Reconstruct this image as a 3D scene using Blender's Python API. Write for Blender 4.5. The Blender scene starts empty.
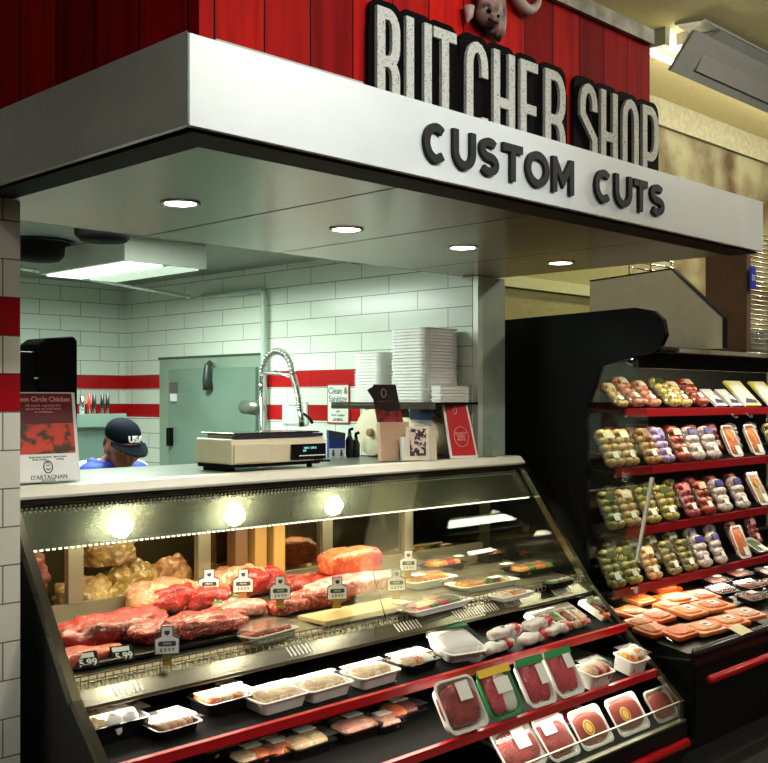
import bpy, bmesh, math, random
from mathutils import Vector, Matrix, noise
random.seed(7)
R = math.radians
sc = bpy.context.scene
col = sc.collection
# ---------------------------------------------------------------- camera model
F = 1065.0; HV = 399.0; CZ = 1.65
TH = math.atan(1046/F); CO, SI = math.cos(TH), math.sin(TH)
def ray(u, v):
    r = (u-384)/F
    return (CO+r*SI, SI-r*CO, (HV-v)/F)
def atY(u, v, Y):
    a = ray(u, v); t = Y/a[1]; return Vector((a[0]*t, Y, CZ+a[2]*t))
def atX(u, v, X):
    a = ray(u, v); t = X/a[0]; return Vector((X, a[1]*t, CZ+a[2]*t))
def atS(u, v, s):                       # sloping shelf s=(y0,z0,k): z=z0+k(y-y0)
    a = ray(u, v); y0, z0, k = s
    t = (z0-k*y0-CZ)/(a[2]-k*a[1]); return Vector((a[0]*t, a[1]*t, CZ+a[2]*t))
cam = bpy.data.cameras.new('camera'); co = bpy.data.objects.new('camera', cam); col.objects.link(co)
cam.sensor_fit = 'HORIZONTAL'; cam.sensor_width = 36; cam.lens = F/768*36
cam.shift_y = (HV-381.5)/768; cam.clip_start = .05
co.location = (0, 0, CZ); co.rotation_euler = (R(90), 0, TH-R(90))
sc.camera = co
sc.view_settings.view_transform = 'Standard'; sc.view_settings.look = 'None'
sc.view_settings.exposure = 0; sc.view_settings.gamma = 1
# ---------------------------------------------------------------- materials
MATS = {}
def mk(name, c, rough=.5, metal=0, coat=0, var=0, vs=20, c2=None, bump=0, bs=60, emit=0, spec=.5, stretch=(1,1,1), lo=.4, hi=.6):
    if name in MATS: return MATS[name]
    m = bpy.data.materials.new(name); m.use_nodes = True; nt = m.node_tree; N = nt.nodes; L = nt.links
    b = N['Principled BSDF']; b.inputs['Roughness'].default_value = rough; b.inputs['Metallic'].default_value = metal
    b.inputs['Coat Weight'].default_value = coat; b.inputs['Coat Roughness'].default_value = .12
    b.inputs['Specular IOR Level'].default_value = spec
    c = tuple(c)+(1,)
    tc = N.new('ShaderNodeTexCoord'); mp = N.new('ShaderNodeMapping'); mp.inputs['Scale'].default_value = stretch
    L.new(tc.outputs['Object'], mp.inputs[0])
    n = N.new('ShaderNodeTexNoise'); n.inputs['Scale'].default_value = vs; n.inputs['Detail'].default_value = 5
    L.new(mp.outputs[0], n.inputs['Vector'])
    r = N.new('ShaderNodeValToRGB'); r.color_ramp.elements[0].position = lo; r.color_ramp.elements[1].position = hi
    if c2 is None:
        k = 1-var if var else .97
        c2 = (c[0]*k, c[1]*k, c[2]*k)
    r.color_ramp.elements[0].color = c; r.color_ramp.elements[1].color = tuple(c2[:3])+(1,)
    L.new(n.outputs['Fac'], r.inputs[0]); L.new(r.outputs[0], b.inputs['Base Color'])
    if bump:
        n2 = N.new('ShaderNodeTexNoise'); n2.inputs['Scale'].default_value = bs; n2.inputs['Detail'].default_value = 3
        L.new(mp.outputs[0], n2.inputs['Vector'])
        bu = N.new('ShaderNodeBump'); bu.inputs['Strength'].default_value = bump; bu.inputs['Distance'].default_value = .004
        L.new(n2.outputs['Fac'], bu.inputs['Height']); L.new(bu.outputs[0], b.inputs['Normal'])
    if emit:
        b.inputs['Emission Color'].default_value = c; b.inputs['Emission Strength'].default_value = emit
    MATS[name] = m; return m
def glassy(name, tint=(1,1,1), rough=.02, refl=1.0, haze=0.0, hc=(1,1,1)):
    m = bpy.data.materials.new(name); m.use_nodes = True; nt = m.node_tree; N = nt.nodes; L = nt.links
    N.remove(N['Principled BSDF']); out = N['Material Output']
    t = N.new('ShaderNodeBsdfTransparent'); t.inputs[0].default_value = tuple(tint)+(1,)
    g = N.new('ShaderNodeBsdfGlossy'); g.inputs['Roughness'].default_value = rough
    fr = N.new('ShaderNodeLayerWeight'); fr.inputs[0].default_value = .5
    pw = N.new('ShaderNodeMath'); pw.operation = 'POWER'; pw.inputs[1].default_value = 5; L.new(fr.outputs['Facing'], pw.inputs[0])
    mu = N.new('ShaderNodeMath'); mu.operation = 'MULTIPLY_ADD'; mu.inputs[1].default_value = .9*refl; mu.inputs[2].default_value = .035*refl; mu.use_clamp = True
    L.new(pw.outputs[0], mu.inputs[0])
    mx = N.new('ShaderNodeMixShader'); L.new(mu.outputs[0], mx.inputs[0]); L.new(t.outputs[0], mx.inputs[1]); L.new(g.outputs[0], mx.inputs[2])
    last = mx
    if haze:
        d = N.new('ShaderNodeBsdfDiffuse'); d.inputs[0].default_value = tuple(hc)+(1,)
        m2 = N.new('ShaderNodeMixShader'); m2.inputs[0].default_value = haze
        L.new(mx.outputs[0], m2.inputs[1]); L.new(d.outputs[0], m2.inputs[2]); last = m2
    L.new(last.outputs[0], out.inputs[0]); MATS[name] = m; return m
def meat(name, base, dark, fat, amount=.5, scale=18, stretch=(1,1,1), coat=.5):
    if name in MATS: return MATS[name]
    m = bpy.data.materials.new(name); m.use_nodes = True; nt = m.node_tree; N = nt.nodes; L = nt.links
    b = N['Principled BSDF']; b.inputs['Roughness'].default_value = .42; b.inputs['Coat Weight'].default_value = coat*.6
    b.inputs['Coat Roughness'].default_value = .15
    tc = N.new('ShaderNodeTexCoord'); mp = N.new('ShaderNodeMapping'); mp.inputs['Scale'].default_value = stretch
    L.new(tc.outputs['Object'], mp.inputs[0])
    n = N.new('ShaderNodeTexNoise'); n.inputs['Scale'].default_value = scale*.6; n.inputs['Detail'].default_value = 4
    w = N.new('ShaderNodeTexNoise'); w.inputs['Scale'].default_value = scale; w.inputs['Detail'].default_value = 6
    w.inputs['Distortion'].default_value = 2.5
    L.new(mp.outputs[0], n.inputs['Vector']); L.new(mp.outputs[0], w.inputs['Vector'])
    r1 = N.new('ShaderNodeValToRGB'); r1.color_ramp.elements[0].color = tuple(dark)+(1,); r1.color_ramp.elements[1].color = tuple(base)+(1,)
    r1.color_ramp.elements[0].position = .35; r1.color_ramp.elements[1].position = .6
    L.new(n.outputs['Fac'], r1.inputs[0])
    r2 = N.new('ShaderNodeValToRGB'); p = .74-.26*amount
    r2.color_ramp.elements[0].position = p; r2.color_ramp.elements[1].position = p+.06
    L.new(w.outputs['Fac'], r2.inputs[0])
    mx = N.new('ShaderNodeMix'); mx.data_type = 'RGBA'
    L.new(r2.outputs[0], mx.inputs[0]); L.new(r1.outputs[0], mx.inputs[6]); mx.inputs[7].default_value = tuple(fat)+(1,)
    L.new(mx.outputs[2], b.inputs['Base Color'])
    bu = N.new('ShaderNodeBump'); bu.inputs['Strength'].default_value = .8; bu.inputs['Distance'].default_value = .010
    L.new(w.outputs['Fac'], bu.inputs['Height']); L.new(bu.outputs[0], b.inputs['Normal'])
    MATS[name] = m; return m
def tiles(name, horiz, row, off, width, white, red, bands, grout, ylim=None):
    m = bpy.data.materials.new(name); m.use_nodes = True; nt = m.node_tree; N = nt.nodes; L = nt.links
    b = N['Principled BSDF']; b.inputs['Roughness'].default_value = .22
    g = N.new('ShaderNodeNewGeometry'); s = N.new('ShaderNodeSeparateXYZ'); L.new(g.outputs['Position'], s.inputs[0])
    zo = N.new('ShaderNodeMath'); zo.operation = 'SUBTRACT'; L.new(s.outputs[2], zo.inputs[0]); zo.inputs[1].default_value = off
    cx = N.new('ShaderNodeCombineXYZ'); L.new(s.outputs[0 if horiz == 'X' else 1], cx.inputs[0]); L.new(zo.outputs[0], cx.inputs[1])
    br = N.new('ShaderNodeTexBrick'); L.new(cx.outputs[0], br.inputs['Vector'])
    br.inputs['Scale'].default_value = 1; br.inputs['Brick Width'].default_value = width; br.inputs['Row Height'].default_value = row
    br.inputs['Mortar Size'].default_value = .0022; br.inputs['Mortar Smooth'].default_value = .1; br.inputs['Bias'].default_value = 0
    br.inputs['Color1'].default_value = (1,1,1,1); br.inputs['Color2'].default_value = (.93,.93,.93,1); br.inputs['Mortar'].default_value = (grout,)*3+(1,)
    fac = None
    for (z0, z1) in bands:
        a = N.new('ShaderNodeMath'); a.operation = 'GREATER_THAN'; L.new(s.outputs[2], a.inputs[0]); a.inputs[1].default_value = z0
        c = N.new('ShaderNodeMath'); c.operation = 'LESS_THAN'; L.new(s.outputs[2], c.inputs[0]); c.inputs[1].default_value = z1
        d = N.new('ShaderNodeMath'); d.operation = 'MULTIPLY'; L.new(a.outputs[0], d.inputs[0]); L.new(c.outputs[0], d.inputs[1])
        if fac is None: fac = d
        else:
            e = N.new('ShaderNodeMath'); e.operation = 'ADD'; L.new(fac.outputs[0], e.inputs[0]); L.new(d.outputs[0], e.inputs[1]); fac = e
    if ylim is not None:
        a = N.new('ShaderNodeMath'); a.operation = 'GREATER_THAN'; L.new(s.outputs[1], a.inputs[0]); a.inputs[1].default_value = ylim
        d = N.new('ShaderNodeMath'); d.operation = 'MULTIPLY'; L.new(a.outputs[0], d.inputs[0]); L.new(fac.outputs[0], d.inputs[1]); fac = d
    mx = N.new('ShaderNodeMix'); mx.data_type = 'RGBA'; L.new(fac.outputs[0], mx.inputs[0])
    mx.inputs[6].default_value = white+(1,); mx.inputs[7].default_value = red+(1,)
    mm = N.new('ShaderNodeMix'); mm.data_type = 'RGBA'; mm.blend_type = 'MULTIPLY'; mm.inputs[0].default_value = 1
    L.new(mx.outputs[2], mm.inputs[6]); L.new(br.outputs['Color'], mm.inputs[7]); L.new(mm.outputs[2], b.inputs['Base Color'])
    bu = N.new('ShaderNodeBump'); bu.inputs['Strength'].default_value = .4; bu.inputs['Distance'].default_value = .003; bu.invert = True
    L.new(br.outputs['Fac'], bu.inputs['Height']); L.new(bu.outputs[0], b.inputs['Normal'])
    MATS[name] = m; return m
def planks(name, horiz, w):
    m = bpy.data.materials.new(name); m.use_nodes = True; nt = m.node_tree; N = nt.nodes; L = nt.links
    b = N['Principled BSDF']; b.inputs['Roughness'].default_value = .7; b.inputs['Specular IOR Level'].default_value = .08
    g = N.new('ShaderNodeNewGeometry'); s = N.new('ShaderNodeSeparateXYZ'); L.new(g.outputs['Position'], s.inputs[0])
    d = N.new('ShaderNodeMath'); d.operation = 'DIVIDE'; L.new(s.outputs[0 if horiz == 'X' else 1], d.inputs[0]); d.inputs[1].default_value = w
    fl = N.new('ShaderNodeMath'); fl.operation = 'FLOOR'; L.new(d.outputs[0], fl.inputs[0])
    fr = N.new('ShaderNodeMath'); fr.operation = 'FRACT'; L.new(d.outputs[0], fr.inputs[0])
    wn = N.new('ShaderNodeTexWhiteNoise'); wn.noise_dimensions = '1D'; L.new(fl.outputs[0], wn.inputs['W'])
    r = N.new('ShaderNodeValToRGB'); r.color_ramp.elements[0].color = (.22,.003,.003,1); r.color_ramp.elements[1].color = (.58,.010,.006,1)
    L.new(wn.outputs['Value'], r.inputs[0])
    mp = N.new('ShaderNodeMapping'); mp.inputs['Scale'].default_value = (30,30,2.2); L.new(g.outputs['Position'], mp.inputs[0])
    n = N.new('ShaderNodeTexNoise'); n.inputs['Scale'].default_value = 1; n.inputs['Detail'].default_value = 6; L.new(mp.outputs[0], n.inputs['Vector'])
    r2 = N.new('ShaderNodeValToRGB'); r2.color_ramp.elements[0].color = (.45,.4,.4,1); r2.color_ramp.elements[0].position = .3; r2.color_ramp.elements[1].position = .6
    L.new(n.outputs['Fac'], r2.inputs[0])
    mm = N.new('ShaderNodeMix'); mm.data_type = 'RGBA'; mm.blend_type = 'MULTIPLY'; mm.inputs[0].default_value = .8
    L.new(r.outputs[0], mm.inputs[6]); L.new(r2.outputs[0], mm.inputs[7])
    gp = N.new('ShaderNodeMath'); gp.operation = 'GREATER_THAN'; L.new(fr.outputs[0], gp.inputs[0]); gp.inputs[1].default_value = .035
    m3 = N.new('ShaderNodeMix'); m3.data_type = 'RGBA'; L.new(gp.outputs[0], m3.inputs[0]); m3.inputs[6].default_value = (.01,.001,.001,1)
    L.new(mm.outputs[2], m3.inputs[7]); L.new(m3.outputs[2], b.inputs['Base Color'])
    MATS[name] = m; return m
def rgb(*c):                              # 0-255 sRGB to linear
    return tuple(((x/255)/12.92 if x/255 <= .04045 else ((x/255+.055)/1.055)**2.4) for x in c)
def paint(c, rough=.45, coat=0): return mk('paint_%d_%d_%d_%d' % (c+(int(rough*100),)), rgb(*c), rough, coat=coat, var=.05)
WHITE = mk('white_plastic', (.78,.78,.75), .4)
FOAM = mk('foam', (.86,.86,.82), .6, bump=.1, bs=300)
BLACK = mk('black_gloss', (.005,.005,.005), .3, spec=.35)
BLACKM = mk('black_matte', (.0025,.0025,.0025), .7, spec=.12)
STEEL = mk('brushed_steel', (.26,.25,.19), .2, 1, vs=3, var=.3)
STEELD = mk('dull_steel', (.30,.30,.26), .4, 1, var=.2)
CHROME = mk('chrome', (.7,.7,.68), .15, 1)
ALU = mk('aluminium_frame', (.36,.34,.25), .35, .8)
REDR = mk('red_rail', (.56,.006,.012), .35, coat=.3)
PRAIL = mk('price_rail_red', (.30,.006,.010), .35, coat=.3)
GLASS = glassy('glass', (.93,.96,.93), .015, 1.3)
ENDGL = glassy('end_glass', (.80,.86,.82), .03, 1.0)
ACRY = glassy('acrylic', (.9,.93,.9), .05, 1.6, .05, (.7,.75,.7))
FILM = glassy('film', (.97,.97,.97), .12, .9, .015)
LEDM = mk('led', (1,.93,.72), emit=3)
# ---------------------------------------------------------------- mesh builder
class MB:
    def __init__(s): s.v = []; s.f = []
    def add(s, vs, fs, M=None):
        o = len(s.v)
        s.v += [tuple(M @ Vector(p)) if M is not None else tuple(p) for p in vs]
        s.f += [tuple(o+i for i in f) for f in fs]; return s
    def box(s, x0, x1, y0, y1, z0, z1, M=None):
        vs = [(x0,y0,z0),(x1,y0,z0),(x1,y1,z0),(x0,y1,z0),(x0,y0,z1),(x1,y0,z1),(x1,y1,z1),(x0,y1,z1)]
        return s.add(vs, [(0,3,2,1),(4,5,6,7),(0,1,5,4),(1,2,6,5),(2,3,7,6),(3,0,4,7)], M)
    def prism(s, pts, a, b, ax='X', M=None):         # pts in the other two axes
        n = len(pts)
        def P(t, q):
            return {'X': (t, q[0], q[1]), 'Y': (q[0], t, q[1]), 'Z': (q[0], q[1], t)}[ax]
        vs = [P(a, q) for q in pts]+[P(b, q) for q in pts]
        fs = [tuple(range(n)), tuple(range(2*n-1, n-1, -1))]+[(i, i+n, (i+1) % n+n, (i+1) % n) for i in range(n)]
        return s.add(vs, fs, M)
    def tube(s, path, r, seg=8, closed=False, M=None):
        path = [Vector(p) for p in path]; n = len(path); vs = []; fs = []
        rr = r if isinstance(r, (list, tuple)) else [r]*n
        for i, p in enumerate(path):
            t = (path[min(i+1, n-1)]-path[max(i-1, 0)]).normalized()
            if i == 0: up = Vector((0,0,1)) if abs(t.z) < .9 else Vector((1,0,0))
            a = t.cross(up); a.normalize(); b = a.cross(t); up = b
            for k in range(seg):
                th = 2*math.pi*k/seg; vs.append(p+a*math.cos(th)*rr[i]+b*math.sin(th)*rr[i])
        for i in range(n-1):
            for k in range(seg):
                fs.append((i*seg+k, i*seg+(k+1) % seg, (i+1)*seg+(k+1) % seg, (i+1)*seg+k))
        fs.append(tuple(range(seg-1, -1, -1))); fs.append(tuple((n-1)*seg+k for k in range(seg)))
        return s.add(vs, fs, M)
    def lathe(s, prof, seg=24, M=None, cap=True):              # prof (r,z)
        n = len(prof); vs = []; fs = []
        for (r, z) in prof:
            for k in range(seg):
                th = 2*math.pi*k/seg; vs.append((r*math.cos(th), r*math.sin(th), z))
        for i in range(n-1):
            for k in range(seg):
                fs.append((i*seg+k, i*seg+(k+1) % seg, (i+1)*seg+(k+1) % seg, (i+1)*seg+k))
        if cap: fs.append(tuple(range(seg-1, -1, -1))); fs.append(tuple((n-1)*seg+k for k in range(seg)))
        return s.add(vs, fs, M)
    def ell(s, c, r, sub=2, M=None, amp=0, sc_=8, seed=0, flat=None, pw=2):
        bm = bmesh.new(); bmesh.ops.create_icosphere(bm, subdivisions=sub, radius=1)
        vs = []
        for v in bm.verts:
            p = v.co.copy()
            if pw != 2:
                k = (abs(p.x)**pw+abs(p.y)**pw+abs(p.z)**pw)**(-1/pw); p = p*k
            q = Vector((p.x*r[0], p.y*r[1], p.z*r[2]))
            if amp:
                d = noise.noise(Vector((q.x*sc_+seed*3.1, q.y*sc_+seed, q.z*sc_)))+.5*noise.noise(q*sc_*2.3+Vector((seed,)*3))
                q += p.normalized()*d*amp
            if flat is not None and q.z < flat: q.z = flat
            vs.append(q+Vector(c))
        fs = [tuple(v.index for v in f.verts) for f in bm.faces]; bm.free()
        return s.add(vs, fs, M)
    def strokes(s, lines, w, d, M=None, y=0):        # lines in (x,z); extruded along y from y to y+d
        for li, pl0 in enumerate(lines):
            pl = [pl0[0]]
            for q_ in pl0[1:]:
                if (Vector(q_)-Vector(pl[-1])).length > 1e-4: pl.append(q_)
            y_ = y; y = y_+.0004*(li % 3)
            cl = len(pl) > 2 and (Vector(pl[0])-Vector(pl[-1])).length < 1e-6
            pts = [Vector(p) for p in (pl[:-1] if cl else pl)]; n = len(pts); Lp = []; Rp = []
            for i in range(n):
                if cl: a = pts[i]-pts[i-1]; b = pts[(i+1) % n]-pts[i]
                else:
                    a = pts[i]-pts[max(i-1,0)] if i else pts[1]-pts[0]; b = pts[min(i+1,n-1)]-pts[i] if i < n-1 else a
                a = a.normalized(); b = b.normalized(); na = Vector((-a.y, a.x)); nb = Vector((-b.y, b.x))
                m = (na+nb); m = m.normalized() if m.length > 1e-6 else na
                k = 1/max(.5, m.dot(na)); Lp.append(pts[i]+m*w/2*k); Rp.append(pts[i]-m*w/2*k)
            m = n if cl else n-1
            for i in range(m):
                j = (i+1) % n; q = [Lp[i], Rp[i], Rp[j], Lp[j]]
                vs = [(p.x, y, p.y) for p in q]+[(p.x, y+d, p.y) for p in q]
                fs = [(0,1,2,3),(7,6,5,4),(0,4,5,1),(2,6,7,3)]
                if not cl and i == 0: fs.append((0,3,7,4)) if False else None
                fs.append((1,5,6,2)); fs.append((3,7,4,0))
                s.add(vs, fs, M)
            y = y_
        return s
    def build(s, name, mat, parent=None, smooth=False, bevel=0, loc=None, rot=None, world=False, sub=0):
        me = bpy.data.meshes.new(name); me.from_pydata(s.v, [], s.f); me.materials.append(mat)
        if smooth: me.polygons.foreach_set('use_smooth', [True]*len(me.polygons))
        bm = bmesh.new(); bm.from_mesh(me); bmesh.ops.recalc_face_normals(bm, faces=bm.faces); bm.to_mesh(me); bm.free(); me.update()
        o = bpy.data.objects.new(name, me); col.objects.link(o)
        if parent is not None:
            o.parent = parent
            if world:
                t = parent
                off = Vector((0,0,0))
                while t is not None: off += Vector(t.location); t = t.parent
                o.location = -off
        if loc is not None: o.location = loc
        if rot is not None: o.rotation_euler = rot
        if bevel:
            b = o.modifiers.new('b', 'BEVEL'); b.width = bevel; b.segments = 2; b.limit_method = 'ANGLE'
        if sub:
            b = o.modifiers.new('s', 'SUBSURF'); b.levels = sub; b.render_levels = sub
        return o
def tag(o, label, cat, group=None, kind=None):
    o['label'] = label; o['category'] = cat
    if group: o['group'] = group
    if kind: o['kind'] = kind
    return o
def thing(name, label, cat, loc=(0,0,0), rot=(0,0,0), group=None):
    o = bpy.data.objects.new(name, None); o.empty_display_size = .05; col.objects.link(o)
    o.location = loc; o.rotation_euler = rot; return tag(o, label, cat, group)
def struct(o): o['kind'] = 'structure'; return o
def copy_thing(root, loc, rot, label, group=None):
    r = root.copy(); col.objects.link(r); r.location = loc
    if rot is not None: r.rotation_euler = rot
    r['label'] = label
    if group: r['group'] = group
    for ch in list(root.children):
        c = ch.copy(); col.objects.link(c); c.parent = r
        for g in list(ch.children):
            d = g.copy(); col.objects.link(d); d.parent = c
    return r
def text(name, body, size, mat, parent, loc, rot=(R(90),0,0), depth=.0008, align='CENTER', bold=0, sx=1):
    cu = bpy.data.curves.new(name, 'FONT'); cu.body = body; cu.size = size; cu.extrude = depth; cu.offset = bold
    cu.align_x = align; cu.align_y = 'CENTER'; cu.resolution_u = 3; cu.space_line = .9
    o = bpy.data.objects.new(name, cu); me = bpy.data.meshes.new_from_object(o); bpy.data.objects.remove(o)
    for v in me.vertices: v.co.x *= sx
    me.materials.clear(); me.materials.append(mat)
    t = bpy.data.objects.new(name, me); col.objects.link(t); t.parent = parent; t.location = loc; t.rotation_euler = rot
    return t
def arc(cx, cz, rx, rz, a0, a1, n=8):
    return [(cx+rx*math.cos(R(a0+(a1-a0)*i/n)), cz+rz*math.sin(R(a0+(a1-a0)*i/n))) for i in range(n+1)]
def light(name, typ, loc, rot, power, c=(1,1,1), size=1, size_y=None, spread=None, blend=.5, ang=90):
    l = bpy.data.lights.new(name, typ); l.energy = power; l.color = c
    if typ == 'AREA':
        l.size = size
        if size_y: l.shape = 'RECTANGLE'; l.size_y = size_y
        if spread: l.spread = R(spread)
    elif typ == 'SPOT': l.spot_size = R(ang); l.spot_blend = blend; l.shadow_soft_size = size
    else: l.shadow_soft_size = size
    o = bpy.data.objects.new(name, l); col.objects.link(o); o.location = loc; o.rotation_euler = rot; return o
# ================================================================ SETTING
CEIL = 4.15
struct(MB().box(-3, 12, -3, 8, -.05, 0).build('floor', mk('floor', (.012,.011,.010), .5, var=.3)))
struct(MB().box(-3, 12, -3, 4.6, CEIL, CEIL+.05).build('ceiling', mk('ceiling', rgb(240,226,172), .8, var=.06)))
# mural wall at the back of the store, right of the butcher room
MUR = mk('mural_paint', rgb(168,164,132), .6, vs=2.2, c2=rgb(84,58,24), lo=.38, hi=.66, bump=.05)
struct(MB().box(4.33, 12, 4.6, 4.7, 0, 3.93).build('wall_back', MUR))
struct(MB().box(4.33, 12, 4.56, 4.7, 3.93, 4.15).build('trim_1', mk('mural_trim', rgb(190,186,160), .5, var=.2)))
LOWW = mk('lower_wall_paint', rgb(150,146,96), .6, var=.1)
struct(MB().box(4.33, 7.4, 4.52, 4.598, 0, 2.75).build('wall_panel', LOWW))
struct(MB().box(4.33, 7.4, 4.49, 4.518, 2.42, 2.5).build('trim_2', mk('pale_trim', rgb(196,200,150), .5)))
# kitchen
KR = (.46,.007,.009)
KW = tiles('kitchen_tiles_side', 'Y', .1, .015, .42, (.74,.81,.71), KR, [(1.72,1.815),(1.525,1.615)], .28, 4.21)
KB = tiles('kitchen_tiles_back', 'X', .1, .015, .3, (.74,.81,.71), KR, [(1.72,1.815),(1.525,1.615)], .28)
struct(MB().box(4.1, 4.32, 3.95, 6.7, 0, 2.62).box(4.1, 4.32, 3.41, 3.95, 1.366, 2.262).box(4.1, 4.32, 3.47, 3.95, 2.262, 2.62).build('wall_right', KW))
struct(MB().box(1.0, 4.1, 6.6, 6.7, 0, 2.62).build('wall_kitchen', KB))
struct(MB().box(.9, 1.0, 3.12, 6.7, 0, 2.62).build('wall_left', KB))
KC = mk('kitchen_ceiling', (.26,.29,.24), .45, var=.15)
struct(MB().box(1.0, 4.1, 3.46, 6.6, 2.45, 2.55).build('ceiling_kitchen', KC))
struct(MB().box(1.0, 4.1, 3.46, 3.5, 2.27, 2.449).build('trim_3', KC))
# pillar on the left
PT = tiles('pillar_tiles', 'X', .117, 1.961-.117*16, 3.0, rgb(232,228,212), (.40,.005,.010), [(1.844,1.961),(1.612,1.728)], .18)
struct(MB().box(.9, 1.556, 3.10, 3.6, 0, 2.262).build('wall_pillar', PT))
# steel corner post of the kitchen opening
t = thing('corner_post', 'stainless steel corner post between the tiled kitchen wall and the black case', 'post', (4.21,3.39,1.364))
MB().box(4.103, 4.14, 3.375, 3.408, 1.364, 2.262).build('edge_strip', mk('post_strip', (.75,.78,.68), .3, .3), t, world=True)
MB().box(4.14, 4.325, 3.38, 3.408, 1.364, 2.262).build('post_face', mk('post_face', (.40,.50,.42), .3, .3, vs=4, c2=(.5,.6,.5)), t, world=True)
# ================================================================ CANOPY
t = thing('canopy', 'white metal canopy fascia over the meat counter with a grey panelled soffit', 'canopy', (2.86,2.0,2.27))
FAS = mk('fascia_white', (.80,.84,.84), .38, .1, vs=3, var=.06, bump=.02)
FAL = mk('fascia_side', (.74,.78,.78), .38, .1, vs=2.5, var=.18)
MB().box(1.41, 4.31, 2.0, 2.02, 2.27, 2.478).build('fascia_front', FAS, t, world=True)
pp = [(1.41,2.0),(1.41,3.098),(1.43,3.098),(1.43,2.02)]
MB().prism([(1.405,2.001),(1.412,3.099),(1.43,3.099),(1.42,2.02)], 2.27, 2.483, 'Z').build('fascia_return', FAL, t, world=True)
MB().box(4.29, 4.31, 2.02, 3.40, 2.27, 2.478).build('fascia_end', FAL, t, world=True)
MB().box(1.43, 4.29, 2.022, 2.135, 2.262, 2.275).box(1.43, 1.53, 2.135, 3.098, 2.262, 2.275).build('black_border', BLACKM, t, world=True)
SOF = mk('soffit_panel', (.27,.225,.165), .24, .45, vs=1.5, c2=(.22,.185,.135))
xs = [1.53, 2.24, 2.89, 3.70, 4.29]
for i in range(4):
    o = MB().box(xs[i]+.006, xs[i+1]-.006, 2.137, 3.458, 2.266, 2.272).build('soffit_panel', SOF, t, world=True)
MB().box(1.53, 4.29, 2.137, 3.458, 2.276, 2.28).build('backing', BLACKM, t, world=True)
MB().box(1.50, 1.98, 2.022, 2.045, 2.478, 2.492).build('top_lip', mk('lip_grey', (.42,.42,.38), .5), t, world=True)
for i, x in enumerate((1.938, 2.656, 3.308, 3.989)):
    y = 2.80
    t = thing('downlight', ['recessed round downlight nearest the canopy corner','round downlight between the first two soffit seams','round downlight above the foam tray stacks','round downlight nearest the far end of the canopy'][i], 'downlight', (x,y,2.266), group='downlights in the canopy soffit')
    MB().lathe([(.050,-.0005),(.062,-.0005),(.064,-.004),(.058,-.006),(.050,-.004)], 32, cap=False).build('trim_ring', mk('ring', (.75,.75,.7), .4), t, True)
    MB().lathe([(.0,-.0015),(.049,-.0015),(.049,-.003),(.0,-.003)], 32).build('lamp', mk('downlight_lamp', (1,.95,.82), emit=34), t)
    light('downlight_beam', 'SPOT', (x,y,2.25), (0,0,0), 16, (1,.92,.76), .05, ang=125, blend=.9)
# red plank bulkhead
struct(MB().box(1.478, 3.50, 2.06, 2.10, 2.274, 2.955).build('wall_plank_front', planks('planks_front', 'X', .152)))
struct(MB().box(1.478, 1.51, 2.10, 3.6, 2.284, 2.955).build('wall_plank_side', planks('planks_side', 'Y', .21)))
struct(MB().box(1.47, 3.50, 2.04, 2.14, 2.957, 3.01).build('trim_4', mk('trim_grey', rgb(160,156,136), .5, vs=14, var=.5)))
struct(MB().box(3.45, 3.50, 2.102, 3.6, 2.284, 2.955).build('wall_plank_end', BLACKM))
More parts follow.
